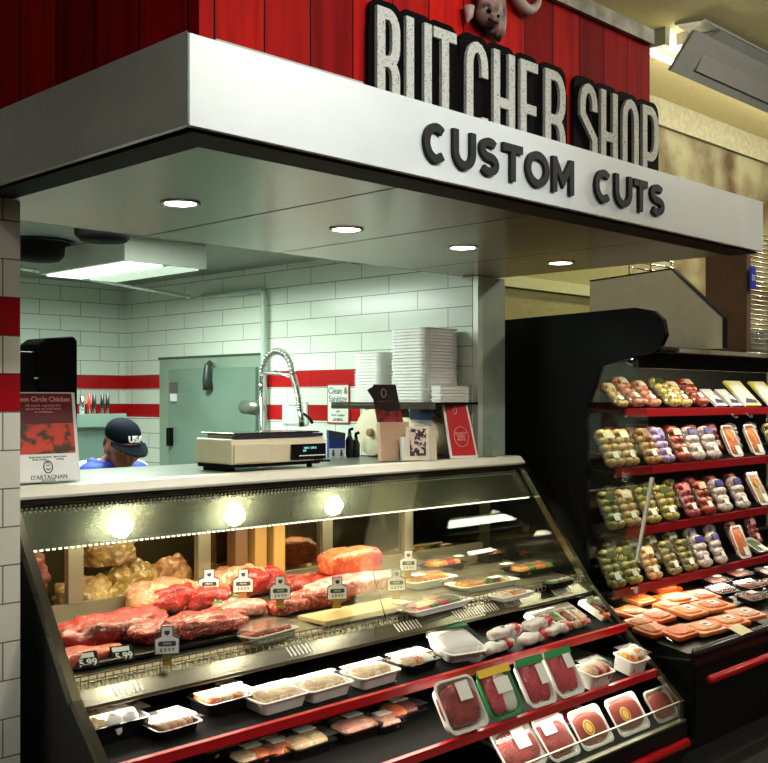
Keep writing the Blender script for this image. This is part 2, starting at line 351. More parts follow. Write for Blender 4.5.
# ---------------------------------------------------------------- big sign letters
def glyph(ch, w, h, s):
    x0, x1, z0, z1 = s/2, w-s/2, s/2, h-s/2; xm = w/2; rr = (x1-x0)/2; zr = rr*1.5
    if ch == 'B': 
        zm = h*.54
        return [[(x0,0),(x0,h)], [(x0,z1),(xm,z1)]+arc(xm,z1-zr,rr,zr,90,0)+[(x1,zm+zr)]+arc(xm,zm+zr,rr,zr,0,-90)[1:]+[(x0,zm)],
                [(x0,zm),(xm,zm)]+arc(xm,zm-zr,rr,zr,90,0)+[(x1,z0+zr)]+arc(xm,z0+zr,rr,zr,0,-90)[1:]+[(x0,z0)]]
    if ch == 'R':
        zm = h*.5
        return [[(x0,0),(x0,h)], [(x0,z1),(xm,z1)]+arc(xm,z1-zr,rr,zr,90,0)+[(x1,zm+zr)]+arc(xm,zm+zr,rr,zr,0,-90)[1:]+[(x0,zm)],
                [(xm,zm)]+arc(xm,zm-zr,rr,zr,90,0)+[(x1,0)]]
    if ch == 'P':
        zm = h*.42
        return [[(x0,0),(x0,h)], [(x0,z1),(xm,z1)]+arc(xm,z1-zr,rr,zr,90,0)+[(x1,zm+zr)]+arc(xm,zm+zr,rr,zr,0,-90)[1:]+[(x0,zm)]]
    if ch == 'U': return [[(x0,h),(x0,z0+zr)]+arc(xm,z0+zr,rr,zr,180,360)[1:]+[(x1,h)]]
    if ch == 'T': return [[(xm,0),(xm,h)], [(0,z1),(w,z1)]]
    if ch == 'C': return [[(x1,h*.68),(x1,z1-zr)]+arc(xm,z1-zr,rr,zr,0,180)[1:]+[(x0,z0+zr)]+arc(xm,z0+zr,rr,zr,180,360)[1:]+[(x1,h*.3)]]
    if ch == 'O': return [[(x1,z0+zr),(x1,z1-zr)]+arc(xm,z1-zr,rr,zr,0,180)[1:]+[(x0,z0+zr)]+arc(xm,z0+zr,rr,zr,180,360)[1:]]
    if ch == 'H': return [[(x0,0),(x0,h)], [(x1,0),(x1,h)], [(x0,h*.5),(x1,h*.5)]]
    if ch == 'E': return [[(x0,0),(x0,h)], [(x0,z1),(w,z1)], [(x0,h*.52),(w*.92,h*.52)], [(x0,z0),(w,z0)]]
    if ch == 'S': return [[(x1,h*.72),(x1,z1-zr)]+arc(xm,z1-zr,rr,zr,0,180)[1:]+[(x0,h*.66),(x1,h*.42),(x1,z0+zr)]+arc(xm,z0+zr,rr,zr,0,-180)[1:]+[(x0,h*.28)]]
    if ch == 'M': return [[(x0,0),(x0,h)], [(x1,0),(x1,h)], [(x0,h-s*.3),(xm,h*.32),(x1,h-s*.3)]]
LET = mk('distressed_white', (.55,.55,.50), .6, vs=210, c2=(.14,.14,.12), lo=.56, hi=.66)
t = thing('shop_sign', 'large distressed white lettering BUTCHER SHOP on a black outline board above the fascia', 'sign', (2.8,2.04,2.40))
spec = [('B',2.043,2.132),('U',2.158,2.262),('T',2.272,2.372),('C',2.417,2.517),('H',2.545,2.65),('E',2.679,2.77),('R',2.81,2.922),
        ('S',3.008,3.11),('H',3.134,3.238),('O',3.270,3.376),('P',3.405,3.515)]
bk = MB()
for (c, a, b) in spec:
    g = glyph(c, b-a, .315, .030)
    M = Matrix.Translation((a, 2.031, 2.402))
    MB().strokes(g, .031, .011, M).build('sign_letter', LET, t, world=True)
    e = .020; bk.prism([(a-e,2.40),(b+e,2.40),(b+e,2.705),(b+e-.006,2.724),(b+e-.022,2.737),(b-.012,2.741),(a+.012,2.741),(a-e+.022,2.737),(a-e+.006,2.724),(a-e,2.705)], 2.043+.0002*(len(bk.v) % 3), 2.0535, 'Y')
bk.box(2.02, 2.95, 2.0433, 2.0533, 2.40, 2.66).box(2.985, 3.535, 2.0433, 2.0533, 2.40, 2.66)
bk.build('backing_board', mk('sign_black', (.0012,.0012,.0012), .7, spec=.05), t, world=True)
t2 = thing('fascia_lettering', 'dark grey raised letters reading CUSTOM CUTS on the white fascia', 'sign', (2.83,2.0,2.31))
DG = mk('letter_grey', (.012,.012,.013), .5, spec=.2)
sp2 = [('C',2.184,2.279),('U',2.307,2.408),('S',2.424,2.518),('T',2.537,2.634),('O',2.651,2.772),('M',2.790,2.908),
       ('C',3.032,3.130),('U',3.154,3.262),('T',3.276,3.366),('S',3.384,3.484)]
for (c, a, b) in sp2:
    w = b-a; h = .112; s_ = .024
    x0, x1, z0, z1, xm = s_/2, w-s_/2, s_/2, h-s_/2, w/2; rx = (x1-x0)/2; rz = (z1-z0)/2; zm = h/2
    if c == 'C': g = [arc(xm+.004, zm, rx+.004, rz, 48, 312, 18)]
    elif c == 'O': g = [arc(xm, zm, rx, rz, 0, 360, 24)]
    elif c == 'U': g = [[(x0,h),(x0,z0+rx)]+arc(xm,z0+rx,rx,rx,180,360,10)[1:]+[(x1,h)]]
    elif c == 'S': g = [arc(xm,z1-rz/2,rx*.92,rz/2,35,180,8)+arc(xm,z1-rz/2,rx*.92,rz/2,180,270,5)[1:]+arc(xm,z0+rz/2,rx*.95,rz/2,90,-90,9)[1:]+arc(xm,z0+rz/2,rx*.95,rz/2,270,215,4)[1:]]
    else: g = glyph(c, w, h, s_)
    MB().strokes(g, s_, .012, Matrix.Translation((a, 1.987, 2.312))).build('letter', DG, t2, world=True)
# bull's head emblem above the C and H
t = thing('bull_head_emblem', 'brown bull muzzle relief with pale horns above the white letters', 'emblem', (2.53,2.03,2.76))
BULL = mk('bull_hide', rgb(128,88,78), .45, vs=30, c2=rgb(26,12,12), lo=.40, hi=.62, bump=.3)
hd = MB(); hd.ell((2.505,2.025,2.805), (.046,.03,.036), 3, amp=.006, sc_=30); hd.ell((2.530,2.035,2.90), (.062,.03,.14), 3, amp=.006, sc_=24)
hd.ell((2.572,2.035,2.83), (.030,.022,.090), 3, amp=.005, sc_=30); hd.ell((2.53,2.03,2.98),(.10,.02,.06),3, amp=.004, sc_=20); hd.build('head', BULL, t, True, world=True)
for nx, nz, a_ in ((2.482,2.806,25),(2.522,2.800,-25)): MB().ell((0,0,0), (.009,.006,.006), 2).build('nostril', BLACKM, t, True, loc=(nx-2.53,1.998-2.03,nz-2.76), rot=(0,R(a_),0))
MB().tube([(2.478,1.999,2.782),(2.50,1.994,2.776),(2.525,1.999,2.780)], .003, 6).build('mouth', BLACKM, t, True, world=True)
HORN = mk('horn', rgb(176,152,140), .5)
MB().tube([(2.64+.075-.075*math.cos(R(a_)), 2.035, 2.965-.085*math.sin(R(a_))) for a_ in range(0,181,20)], [.020,.021,.021,.02,.019,.017,.014,.011,.007,.003], 10).build('horn', HORN, t, True, world=True)
MB().tube([(2.44-.06+.06*math.cos(R(a_)), 2.035, 2.99-.07*math.sin(R(a_))) for a_ in range(0,181,20)], [.020,.021,.021,.02,.019,.017,.014,.011,.007,.003], 10).build('horn', HORN, t, True, world=True)
for ex, ez in ((2.432,2.785),): MB().tube([(ex,2.035,ez+.03),(ex,2.035,ez),(ex-.01 if ex<2.5 else ex+.012,2.035,ez-.02)], [.018,.012,.003], 8).build('tuft', HORN, t, True, world=True)
# ================================================================ STORE LIGHT FIXTURE (ceiling)
t = thing('strip_light', 'white wall-washing strip light under the yellow store ceiling', 'light fixture', (6.4,3.7,3.9))
FX = mk('fixture_enamel', rgb(170,170,160), .45, var=.08)
MB().box(6.6, 10.5, 3.58, 3.68, 4.07, 4.149).build('housing', FX, t, world=True)
MB().prism([(3.36,4.10),(3.57,4.12),(3.57,4.10),(3.50,4.06),(3.56,3.88),(3.54,3.87),(3.45,4.05)], 6.62, 10.5).build('reflector', FX, t, world=True)
MB().prism([(3.36,4.12),(3.57,4.14),(3.57,4.125),(3.36,4.105)], 6.38, 10.5).prism([(3.42,4.06),(3.45,4.06),(3.62,3.84),(3.60,3.83)], 6.38,10.5).build('outer_shield', FX, t, world=True)
MB().tube([(6.5,3.80,4.02),(10.4,3.80,4.02)], .02, 12).build('tube', mk('tube_light', (1,.97,.85), emit=22), t, True, world=True)
MB().box(6.42,6.48,3.66,3.86,4.03,4.149).build('lamp_holder', FX, t, world=True)
light('wall_washer', 'AREA', (8.45,3.82,3.98), (R(-25),0,0), 95, (1,.9,.55), 3.8, .12)
# ================================================================ KITCHEN CONTENTS
t = thing('ceiling_light', 'long white fluorescent box fixture hanging under the kitchen ceiling', 'light fixture', (3.25,4.9,2.33))
LX0, LX1, LY0, LY1 = 2.83, 3.32, 4.56, 5.42
FXK = mk('kitchen_fixture', (.62,.66,.58), .45)
MB().box(LX0, LX1, LY0, LY1, 2.33, 2.449).build('housing', FXK, t, world=True)
lamp = mk('fluoro', (.86,1,.88), emit=2.2)
MB().box(LX0+.03, LX0+.24, LY0+.03, LY1-.03, 2.321, 2.329).build('diffuser', lamp, t, world=True)
MB().box(LX0+.29, LX1-.03, LY0+.03, LY1-.03, 2.321, 2.329).build('diffuser', mk('fluoro_dim', (.7,.85,.7), emit=.7), t, world=True)
light('kitchen_lamp', 'AREA', ((LX0+LX1)/2, (LY0+LY1)/2, 2.31), (0,0,0), 50, (.86,1,.88), .5, .9)
light('kitchen_lamp', 'AREA', (2.6, 4.0, 2.44), (0,0,0), 26, (.88,1,.90), .9, .3)
for i, (x, y) in enumerate(((2.50,4.20),(2.62,5.02))):
    t = thing('ceiling_vent', ['black round drum vent on the kitchen ceiling beside the light box','black round drum vent on the kitchen ceiling, farther back near the pillar'][i], 'vent', (x,y,2.45), group='drum vents on kitchen ceiling')
    MB().lathe([(.155,-.001),(.16,-.012),(.13,-.02),(.125,-.075),(.10,-.10),(.0,-.105)], 32).build('drum', BLACKM, t, True)
    MB().lathe([(.155,-.001),(.175,-.004),(.175,-.012),(.14,-.014)], 32, cap=False).build('flange', BLACK, t, True)
t = thing('conduit', 'painted conduit running down the tiled wall beside the cooler door', 'pipe', (4.06,5.0,1.4))
PIP = mk('painted_pipe', (.50,.62,.52), .35)
MB().tube([(4.06,5.0,1.0),(4.06,5.0,2.285),(4.055,5.01,2.305)], .019, 12).build('riser', PIP, t, True, world=True)
MB().tube([(4.06,5.0,2.305),(4.06,5.62,2.305)], .017, 12).build('elbow_run', PIP, t, True, world=True)
tag(MB().tube([(4.0,5.68,2.306),(3.3,5.68,2.36),(2.4,5.68,2.42),(2.2,5.68,2.449)], .012, 10).build('ceiling_rod', mk('bright_rod', (.85,.9,.82), .2, .6), smooth=True), 'slim bright rod slanting across the back of the kitchen under the light box', 'rod')
# cooler door in the side wall
DGN = mk('cooler_green', rgb(124,150,134), .42, .2, vs=3, var=.12)
t = thing('cooler_door', 'grey-green walk-in cooler door with a dark latch in the tiled side wall', 'door', (4.08,5.6,0))
t['kind'] = 'structure'
MB().box(4.075, 4.1, 5.03, 6.13, 0, 1.915).build('frame', mk('cooler_frame', rgb(150,172,154), .4, .3), t, world=True)
MB().box(4.05, 4.074, 5.07, 5.99, 0, 1.845).build('leaf', DGN, t, world=True, bevel=.004)
MB().box(4.07, 4.1, 5.02, 6.14, 1.916, 1.93).build('lintel', mk('lintel', rgb(60,78,66), .5), t, world=True)
h = MB().tube([(4.03,5.52,1.71),(4.02,5.52,1.78),(4.02,5.51,1.86),(4.04,5.50,1.885)], [.035,.03,.022,.018], 10).build('hinge', mk('dark_latch', (.06,.07,.06), .4, .5), t, True, world=True)
MB().box(4.03, 4.049, 5.88, 5.95, 1.69, 1.76).build('plate', mk('small_plate', (.10,.11,.10), .4), t, world=True)
MB().box(4.03, 4.049, 5.89, 5.94, 1.635, 1.685).build('sticker', WHITE, t, world=True)
MB().box(4.02, 4.049, 5.93, 5.97, 1.34, 1.46).build('handle', BLACKM, t, world=True)
# grey cabinet with knives
t = thing('steel_cabinet', 'grey-green steel cabinet with knives behind the person', 'cabinet', (3.0,5.25,0))
MB().box(2.80, 3.19, 5.15, 5.55, 0, 1.555).build('body', mk('cabinet_paint', rgb(96,120,110), .5, var=.08), t, world=True, bevel=.004)
MB().box(2.80, 3.19, 5.12, 5.149, 1.50, 1.57).build('top_edge', mk('cabinet_edge', rgb(110,134,122), .4), t, world=True)
for i, (x, hc) in enumerate(((3.005,(200,40,40)),(3.035,(14,14,14)),(3.085,(14,14,14)),(3.118,(14,14,14)))):
    t = thing('knife', ['red-handled butcher knife in the cabinet rack','black-handled knife beside the red-handled one','black-handled knife in the rack, third from the left','slim black-handled knife at the right end of the rack'][i], 'knife', (x,5.2,1.557), (0,0,0), 'knives standing in the rack')
    MB().box(-.004,.004,-.012,.012,0,.035).build('blade', CHROME, t)
    MB().tube([(0,0,.03),(.002,0,.07),(.003,0,.12)], [.009,.011,.009], 8).build('handle', paint(hc,.4), t, True)
tag(MB().tube([(2.965,5.2,1.557),(2.965,5.2,1.63),(2.965,5.2,1.66)], [.014,.016,.012], 10).build('sharpening_steel', CHROME, smooth=True), 'short steel sharpening rod left of the red-handled knife', 'tool')
# spring-arm faucet
t = thing('faucet', 'tall pre-rinse faucet with coiled spring hose by the cooler door', 'faucet', (3.80,4.70,1.35))
MB().tube([(3.80,4.70,0.98),(3.80,4.70,1.78)], .011, 10).build('riser', CHROME, t, True, world=True)
path = []
for i in range(41):
    a = i/40
    if a < .55: th = R(180-a/.55*180); p = Vector((3.80, 4.70-.135+.135*-math.cos(th)*-1, 1.78+.135*math.sin(th)))
    else: b = (a-.55)/.45; p = Vector((3.80, 4.43-.06*math.sin(b*1.5), 1.78-b*.19))
    path.append(p)
MB().tube(path, .009, 8).build('hose', mk('hose', (.2,.22,.2), .4, .6), t, True, world=True)
coil = []
for i in range(721):
    s_ = i/720*40; k = min(int(s_), 39); p = path[k].lerp(path[k+1], s_-k); tg = (path[k+1]-path[k]).normalized()
    a = Vector((1,0,0)); b = tg.cross(a); th = i/720*2*math.pi*34
    coil.append(p+a*.017*math.cos(th)+b*.017*math.sin(th))
MB().tube(coil, .0032, 5).build('spring', CHROME, t, True, world=True)
MB().tube([path[-1],(3.80,4.36,1.55),(3.80,4.35,1.50)], [.017,.016,.020], 10).build('spray_head', CHROME, t, True, world=True)
MB().tube([(3.80,4.34,1.57),(3.80,4.29,1.545),(3.80,4.27,1.52)], .008, 8).build('lever', BLACKM, t, True, world=True)
MB().tube([(3.8,4.70,1.60),(3.8,4.73,1.60),(3.8,4.86,1.605)], [.025,.045,.040], 14).build('valve_body', mk('valve', rgb(130,140,126), .3, .7), t, True, world=True)
MB().tube([(3.8,4.70,1.70),(3.8,4.70,1.74)], .017, 10).build('collar', CHROME, t, True, world=True)
tag(MB().box(3.55, 4.08, 4.2, 4.95, 0, .97).build('sink_unit', STEELD, bevel=.01), 'steel sink unit under the spring-hose faucet', 'sink')
# wall signs on the tiled side wall
def wallsign(name, u0, v0, u1, v1, label, border, face=(.80,.86,.78)):
    a = atX(u0, v0, 4.09); b = atX(u1, v1, 4.09)
    t = thing(name, label, 'sign', (4.098, (a.y+b.y)/2, b.z))
    w = abs(a.y-b.y); h = a.z-b.z
    MB().box(-.006, 0, -w/2, w/2, 0, h).build('border', paint(border), t)
    MB().box(-.008, -.0062, -w/2+.008, w/2-.008, .008, h-.008).build('face', mk('sign_face', face, .4), t)
    return t, w, h
rz = (R(90),0,R(-90))
t, w, h = wallsign('clean_sign', 327, 384, 349, 424, 'white wall notice headed Clean & Sanitize with a red border', (170,40,40))
TX = paint((60,60,60))
text('heading', 'Clean &', .052, TX, t, (-.0085,0,h-.04), rz, sx=.95); text('heading', 'Sanitize', .052, TX, t, (-.0085,0,h-.085), rz, sx=.95)
for k, s_ in enumerate(('All Surfaces','Equipment','and','Food Contact','Surfaces')): text('small_print', s_, .02, TX, t, (-.0085,0,h*.50-k*.021), rz)
text('small_print', 'after each use', .016, paint((150,40,40)), t, (-.0085,0,.02), rz)
t, w, h = wallsign('wall_notice', 282, 402, 307, 425, 'pale paper notice with small panels of grey print below the red stripe', (190,205,190))
for r_ in range(2):
    for c_ in range(3):
        MB().strokes([arc(0,0,.016,.02,0,360,12)], .003, .0006, Matrix.Translation((-.009, (c_-1)*w*.28, h*(.3+.38*r_))) @ Matrix.Rotation(R(-90),4,'Z')).build('diagram', paint((130,150,130)), t)
text('heading', 'WASH HANDS', .016, TX, t, (-.0085,0,h-.018), rz)
# steel wall shelf with foam trays
t = thing('wall_shelf', 'steel wall shelf carrying white foam trays', 'shelf', (3.98,3.7,1.62))
MB().box(3.78, 4.098, 3.37, 4.10, 1.622, 1.634).box(3.78,3.79,3.37,4.10,1.60,1.621).build('shelf_board', STEEL, t, world=True)
for y in (3.5, 3.95): MB().prism([(4.098,1.62),(3.85,1.62),(4.098,1.5)], y, y+.02, 'Y').build('bracket', STEELD, t, world=True)
def foam_mb(w, d, h, wall=.006, rim=.008, k=.80):
    m = MB(); r = min(w, d)*.16
    def loop(sx, sy, z, rr):
        out = []
        for (cx, cy, a0) in ((1,1,0),(-1,1,90),(-1,-1,180),(1,-1,270)):
            for i in range(5):
                a = R(a0+90*i/4); out.append((cx*(sx-rr)+rr*math.cos(a), cy*(sy-rr)+rr*math.sin(a), z))
        return out
    L_ = [loop(w/2*k, d/2*k, 0, r*.8), loop(w/2-rim, d/2-rim, h-.004, r), loop(w/2, d/2, h-.004, r), loop(w/2, d/2, h, r), loop(w/2-rim, d/2-rim, h, r), loop(w/2*k-wall, d/2*k-wall, wall, r*.7)]
    n = 20; vs = sum(L_, []); fs = [tuple(range(n-1, -1, -1)), tuple(5*n+i for i in range(n))]
    for q in range(5):
        for i in range(n): fs.append((q*n+i, q*n+(i+1) % n, (q+1)*n+(i+1) % n, (q+1)*n+i))
    return m.add(vs, fs)
stack_specs = [(3.94, 3.875, .26, .20, 16, 'shorter left foam stack'), (3.94, 3.585, .27, .25, 23, 'tallest foam stack'), (3.93, 3.405, .22, .07, 5, 'low foam stack')]
for (x, y, w, d, n, nm) in stack_specs:
    proto = foam_mb(w, d, .0158, k=.95, rim=.005).build('foam_tray', FOAM, smooth=False, bevel=.0)
    for i in range(n):
        o = proto if i == 0 else proto.copy()
        if i: col.objects.link(o)
        o.location = (x+random.uniform(-.002,.002), y+random.uniform(-.002,.002), 1.635+i*.0158)
        top = i == n-1
        tag(o, ('topmost white foam tray of the %s on the steel wall shelf' % nm) if top else ('white foam tray lying within the %s on the steel wall shelf' % nm), 'tray', nm+' on the wall shelf')
# rolls of butcher paper under the shelf
for i, (y, r_) in enumerate(((3.74,.115),(3.525,.095))):
    t = thing('paper_roll', ['cream butcher paper roll behind the brown brochure holder','cream butcher paper roll beside the steel corner post'][i], 'paper roll', (3.86,y,1.37+r_), (0,R(90),0), 'paper rolls under the wall shelf')
    MB().lathe([(.02,-.14),(r_,-.14),(r_,.14),(.02,.14)], 40).build('paper', mk('cream_paper', rgb(222,212,180), .6), t, True, bevel=.002)
    MB().lathe([(.012,-.16),(.02,-.16),(.02,.16),(.012,.16)], 20).build('core', paint((150,120,80)), t, True)
t = thing('roll_cradle', 'steel cradle plate under the two butcher paper rolls', 'stand', (3.86,3.5,1.363))
MB().box(3.74,4.0,3.44,3.84,1.363,1.368).build('plate', STEELD, t, world=True)
# blue box and bottles
a = atY(336, 459, 3.84)
t = thing('soap_dispenser', 'blue and white sanitizer packet dispenser right of the scale', 'dispenser', (a.x,3.84,1.363), (0,0,R(-30)))
MB().box(-.042,.042,-.025,.025,.0,.09).build('box', paint((30,50,130)), t, bevel=.004)
MB().prism([(-.042,.0905),(.042,.0905),(.042,.12),(-.042,.135)], -.025, .025, 'Y').build('cap', paint((40,56,76)), t)
MB().box(-.04,.04,-.028,-.0255,.0,.045).build('label', WHITE, t)
for x in (-.02,.02): MB().ell((x,-.029,.034),(.005,.002,.006),2).ell((x,-.029,.018),(.007,.002,.012),2).build('pictogram', paint((30,60,110)), t)
for i, (dx, hh) in enumerate(((.085,.135),(.125,.115))):
    t = thing('spray_bottle', ['dark pump bottle beside the blue dispenser','shorter dark bottle, second from the blue dispenser'][i], 'bottle', (a.x+dx*.8,3.84-dx*.3,1.363), group='bottles beside the dispenser')
    MB().lathe([(.0,0),(.018,0),(.02,.01),(.02,hh-.05),(.010,hh-.03),(.010,hh-.015)], 20).build('bottle', paint((18,26,30), .3), t, True)
    MB().tube([(0,0,hh-.015),(0,0,hh),(.0,-.02,hh+.005)], .008, 8).build('pump', BLACKM, t, True)
# ================================================================ SERVICE CASE
X0, X1 = 1.60, 4.35
case = thing('meat_case', 'long slanted stainless butcher display case with glass front and open lower shelves', 'display case', (2.97,3.1,0))
T_ = (3.30,1.352); J_ = (2.862,.757); N_ = (2.387,.30)
CREAM = mk('counter_rail', (.80,.77,.64), .3, .1)
MB().prism([(3.272,1.320),(3.268,1.330),(3.296,1.359),(3.315,1.3625),(3.345,1.3625),(3.345,1.318)], X0, X1).build('front_rail', CREAM, case, world=True, bevel=.002)
MB().box(X0, X1, 3.3455, 3.93, 1.318, 1.362).build('counter_top', mk('counter_grey', (.22,.25,.20), .3, .6, vs=3, var=.2), case, world=True)
MB().box(X0+.02, X1-.02, 3.285, 3.31, 1.300, 1.317).build('top_seal', BLACKM, case, world=True)
# lamp housing behind the upper glass
def slant(z): return T_[0]+(T_[1]-z)*(J_[0]-T_[0])/(T_[1]-J_[1])
HOUS = mk('lamp_housing', (.20,.19,.13), .22, .75, vs=3, c2=(.16,.17,.12))
yb, yt = slant(1.165)+.045, slant(1.295)+.045
MB().prism([(yb,1.165),(yt,1.295),(yt+.02,1.295),(yb+.06,1.165)], X0+.03, X1-.03).build('lamp_housing', HOUS, case, world=True)
ps = MB()
n = 150
for i in range(n):
    for r_ in range(2):
        x = X0+.05+(X1-X0-.1)*(i+.5*r_)/n; z = 1.277+.010*r_; y = slant(z)+.0415
        ps.box(x-.003,x+.003,y,y+.003,z-.003,z+.003)
ps.build('perforated_strip', mk('perf_bright', (.75,.72,.6), .4, .5), case, world=True)
ls = MB()
n = 120
for i in range(n):
    x = X0+.05+(X1-X0-.1)*(i+.5)/n; ls.box(x-.004,x+.004,yb-.004,yb+.006,1.157,1.163)
ls.build('led_strip', LEDM, case, world=True)
MB().box(X0+.03,X1-.03,yb-.008,yb+.02,1.1632,1.1648).build('led_channel', ALU, case, world=True)
light('case_lamp', 'AREA', ((X0+X1)/2, yb+.03, 1.15), (R(12),0,0), 21, (1,.86,.58), X1-X0-.1, .05)
# front glass
def pane(m, a, b, th=.006):
    d = Vector((b[0]-a[0], b[1]-a[1])).normalized(); nn = Vector((d.y, -d.x))*th
    return [(a[0],a[1]),(b[0],b[1]),(b[0]+nn.x,b[1]+nn.y),(a[0]+nn.x,a[1]+nn.y)]
MB().prism(pane(None,(T_[0]-.006,T_[1]-.03),(J_[0]+.03,J_[1]+.055)), X0+.032, X1-.032).build('front_glass', GLASS, case, world=True)
# end frames: bars and end glass
for nm, xa, xb in (('end_frame', X0, X0+.03), ('end_frame', X1-.03, X1)):
    m = MB()
    def bar(a, b, w=.03):
        d = (Vector(b)-Vector(a)).normalized(); nn = Vector((-d.y, d.x))*w
        if nn.x < 0: nn = -nn
        m.prism([a, b, (b[0]+nn.x,b[1]+nn.y), (a[0]+nn.x,a[1]+nn.y)], xa, xb)
    bar((T_[0]-.012,T_[1]-.003), J_, .032); bar(J_, N_, .022); bar(N_, (N_[0],.215), .015)
    m.build(nm, STEEL, case, world=True)
MB().prism([(3.32,1.31),(J_[0]+.035,J_[1]+.02),(2.89,.70),(3.6,.70),(3.6,1.31)], X1-.02, X1-.014).build('end_glass', ENDGL, case, world=True)
MB().prism([(2.885,.75),(N_[0]+.03,N_[1]),(N_[0]+.03,.2),(3.1,.2),(3.1,.75)], X1-.02, X1-.014).build('lower_end_glass', ENDGL, case, world=True)
MB().prism([(T_[0]+.03,T_[1]-.04),(J_[0]+.035,J_[1]),(N_[0]+.025,N_[1]),(N_[0]+.02,.0),(3.95,.0),(3.95,1.317),(3.3,1.317)], X0+.003, X0+.02).build('end_panel', BLACK, case, world=True)
# deck
DK = (2.93,.785,.10)
dz = lambda y: DK[1]+(y-DK[0])*DK[2]
DSW = mk('deck_steel', (.26,.23,.16), .35, .7, var=.2)
MB().prism([(2.93,dz(2.93)),(3.52,dz(3.52)),(3.52,.74),(2.95,.74)], X0+.03, X1-.03).build('deck', DSW, case, world=True)
MB().prism([(2.855,.732),(2.900,.770),(2.93,.785),(2.93,.765),(2.90,.72),(2.87,.722)], X0+.03, X1-.03).build('front_ledge', STEEL, case, world=True)
MB().prism([(2.853,.722),(2.853,.732),(2.90,.719),(2.90,.705)], X0+.03, X1-.03).build('ledge_lip', mk('bronze_lip', (.22,.19,.13), .35, .8), case, world=True)
gm = MB(); n = 95
for i in range(n):
    x = X0+.05+(X1-X0-.1)*i/(n-1)
    gm.box(x-.0012,x+.0012,2.906,2.928,.786,.7885); gm.box(x-.0012,x+.0012,2.9025,2.905,.773,.812)
gm.box(X0+.03,X1-.03,2.902,2.905,.8105,.8145).box(X0+.03,X1-.03,2.925,2.928,.7885,.792)
gm.build('wire_fence', ALU, case, world=True)
SLW = mk('stripe_white', (.85,.83,.74), .3, .2)  # short white stripes, set in groups along the ledge face
for (a, b) in ((1.75,1.85),(2.45,2.55),(3.00,3.13),(3.35,3.62),(3.68,3.80),(4.05,4.18)):
    sl = MB(); x = a
    while x < b:
        sl.prism([(2.8645,.7415),(2.8635,.7425),(2.8965,.7690),(2.8975,.7670)], x, x+.007); x += .018
    sl.build('ledge_stripes', SLW, case, world=True)
# back doors (mirrored sliding doors in frames)
MIR = mk('door_mirror', (.34,.28,.18), .06, 1)
MB().box(X0+.03,X1-.03,3.90,3.93,.70,1.317).build('back_wall', mk('inner_back', rgb(70,62,36), .35, .5), case, world=True)
doorx = [1.62, 1.98, 2.55, 3.22, 3.75, 4.33]
fm = MB().box(X0+.03,X1-.03,3.521,3.545,.80,.905).box(X0+.03,X1-.03,3.52,3.545,1.18,1.30)
for x in doorx[1:-1]: fm.box(x-.03,x+.03,3.515,3.545,.9051,1.1799)
fm.build('door_frame', ALU, case, world=True)
for a, b in ((2.58,3.19),(3.25,3.72),(3.78,4.31)):
    MB().box(a,b,3.535,3.54,.906,1.179).build('mirror_door', MIR, case, world=True)
MB().box(X0+.03,X1-.03,3.55,3.90,.80,.82).build('rear_bin_floor', STEELD, case, world=True)
MB().box(X0+.03,X1-.03,2.95,3.93,.69,.70).build('deck_underside', BLACKM, case, world=True)
light('rear_bin_lamp', 'AREA', (2.2,3.72,1.28), (0,0,0), 3.2, (1,.82,.5), 1.1, .1)
# lower shelves: (front y, z, slope)
S1 = (2.678,.596,.12); S2 = (2.525,.410,.10); S3 = (2.43,.200,.08)
for i, (y, z, k) in enumerate((S1, S2, S3)):
    MB().prism([(y,z),(3.12,z+k*(3.12-y)),(3.12,z+k*(3.12-y)-.012),(y,z-.012)], X0+.03, X1-.03).build('shelf', BLACKM, case, world=True)
    if i < 2: MB().prism([(y-.018,z-.022),(y-.022,z+.012),(y-.004,z+.014),(y-.002,z-.02)], X0+.03, X1-.03).build('price_rail', REDR, case, world=True)
MB().box(X0+.03,X1-.03,3.12,3.16,.1,.69).build('lower_back_panel', BLACKM, case, world=True)
MB().prism([(2.387,.215),(2.387,.30),(2.391,.30),(2.391,.215)], X0+.03, X1-.03).build('clear_guard', ACRY, case, world=True)
MB().box(X0+.02,X1,2.384,2.394,.297,.301).box(X0+.02,X1,2.375,2.40,.209,.216).build('guard_rail', ALU, case, world=True)
MB().prism([(2.40,.0),(2.37,.10),(2.37,.207),(2.42,.208),(2.45,.18),(3.1,.18),(3.1,0)], X0+.03, X1-.003).build('base', BLACK, case, world=True)
MB().tube([(X0+.1,2.355,.125),(X1-.03,2.355,.125)], .020, 12).build('bumper', REDR, case, True, world=True)
light('shelf_lamp', 'AREA', ((X0+X1)/2, 2.885, .69), (R(-20),0,0), 8, (1,.9,.72), X1-X0-.1, .03)
light('shelf_lamp', 'AREA', ((X0+X1)/2, 2.66, .565), (R(-20),0,0), 6, (1,.9,.72), X1-X0-.1, .03)
light('shelf_lamp', 'AREA', ((X0+X1)/2, 2.51, .385), (R(-20),0,0), 4.5, (1,.9,.72), X1-X0-.1, .03)
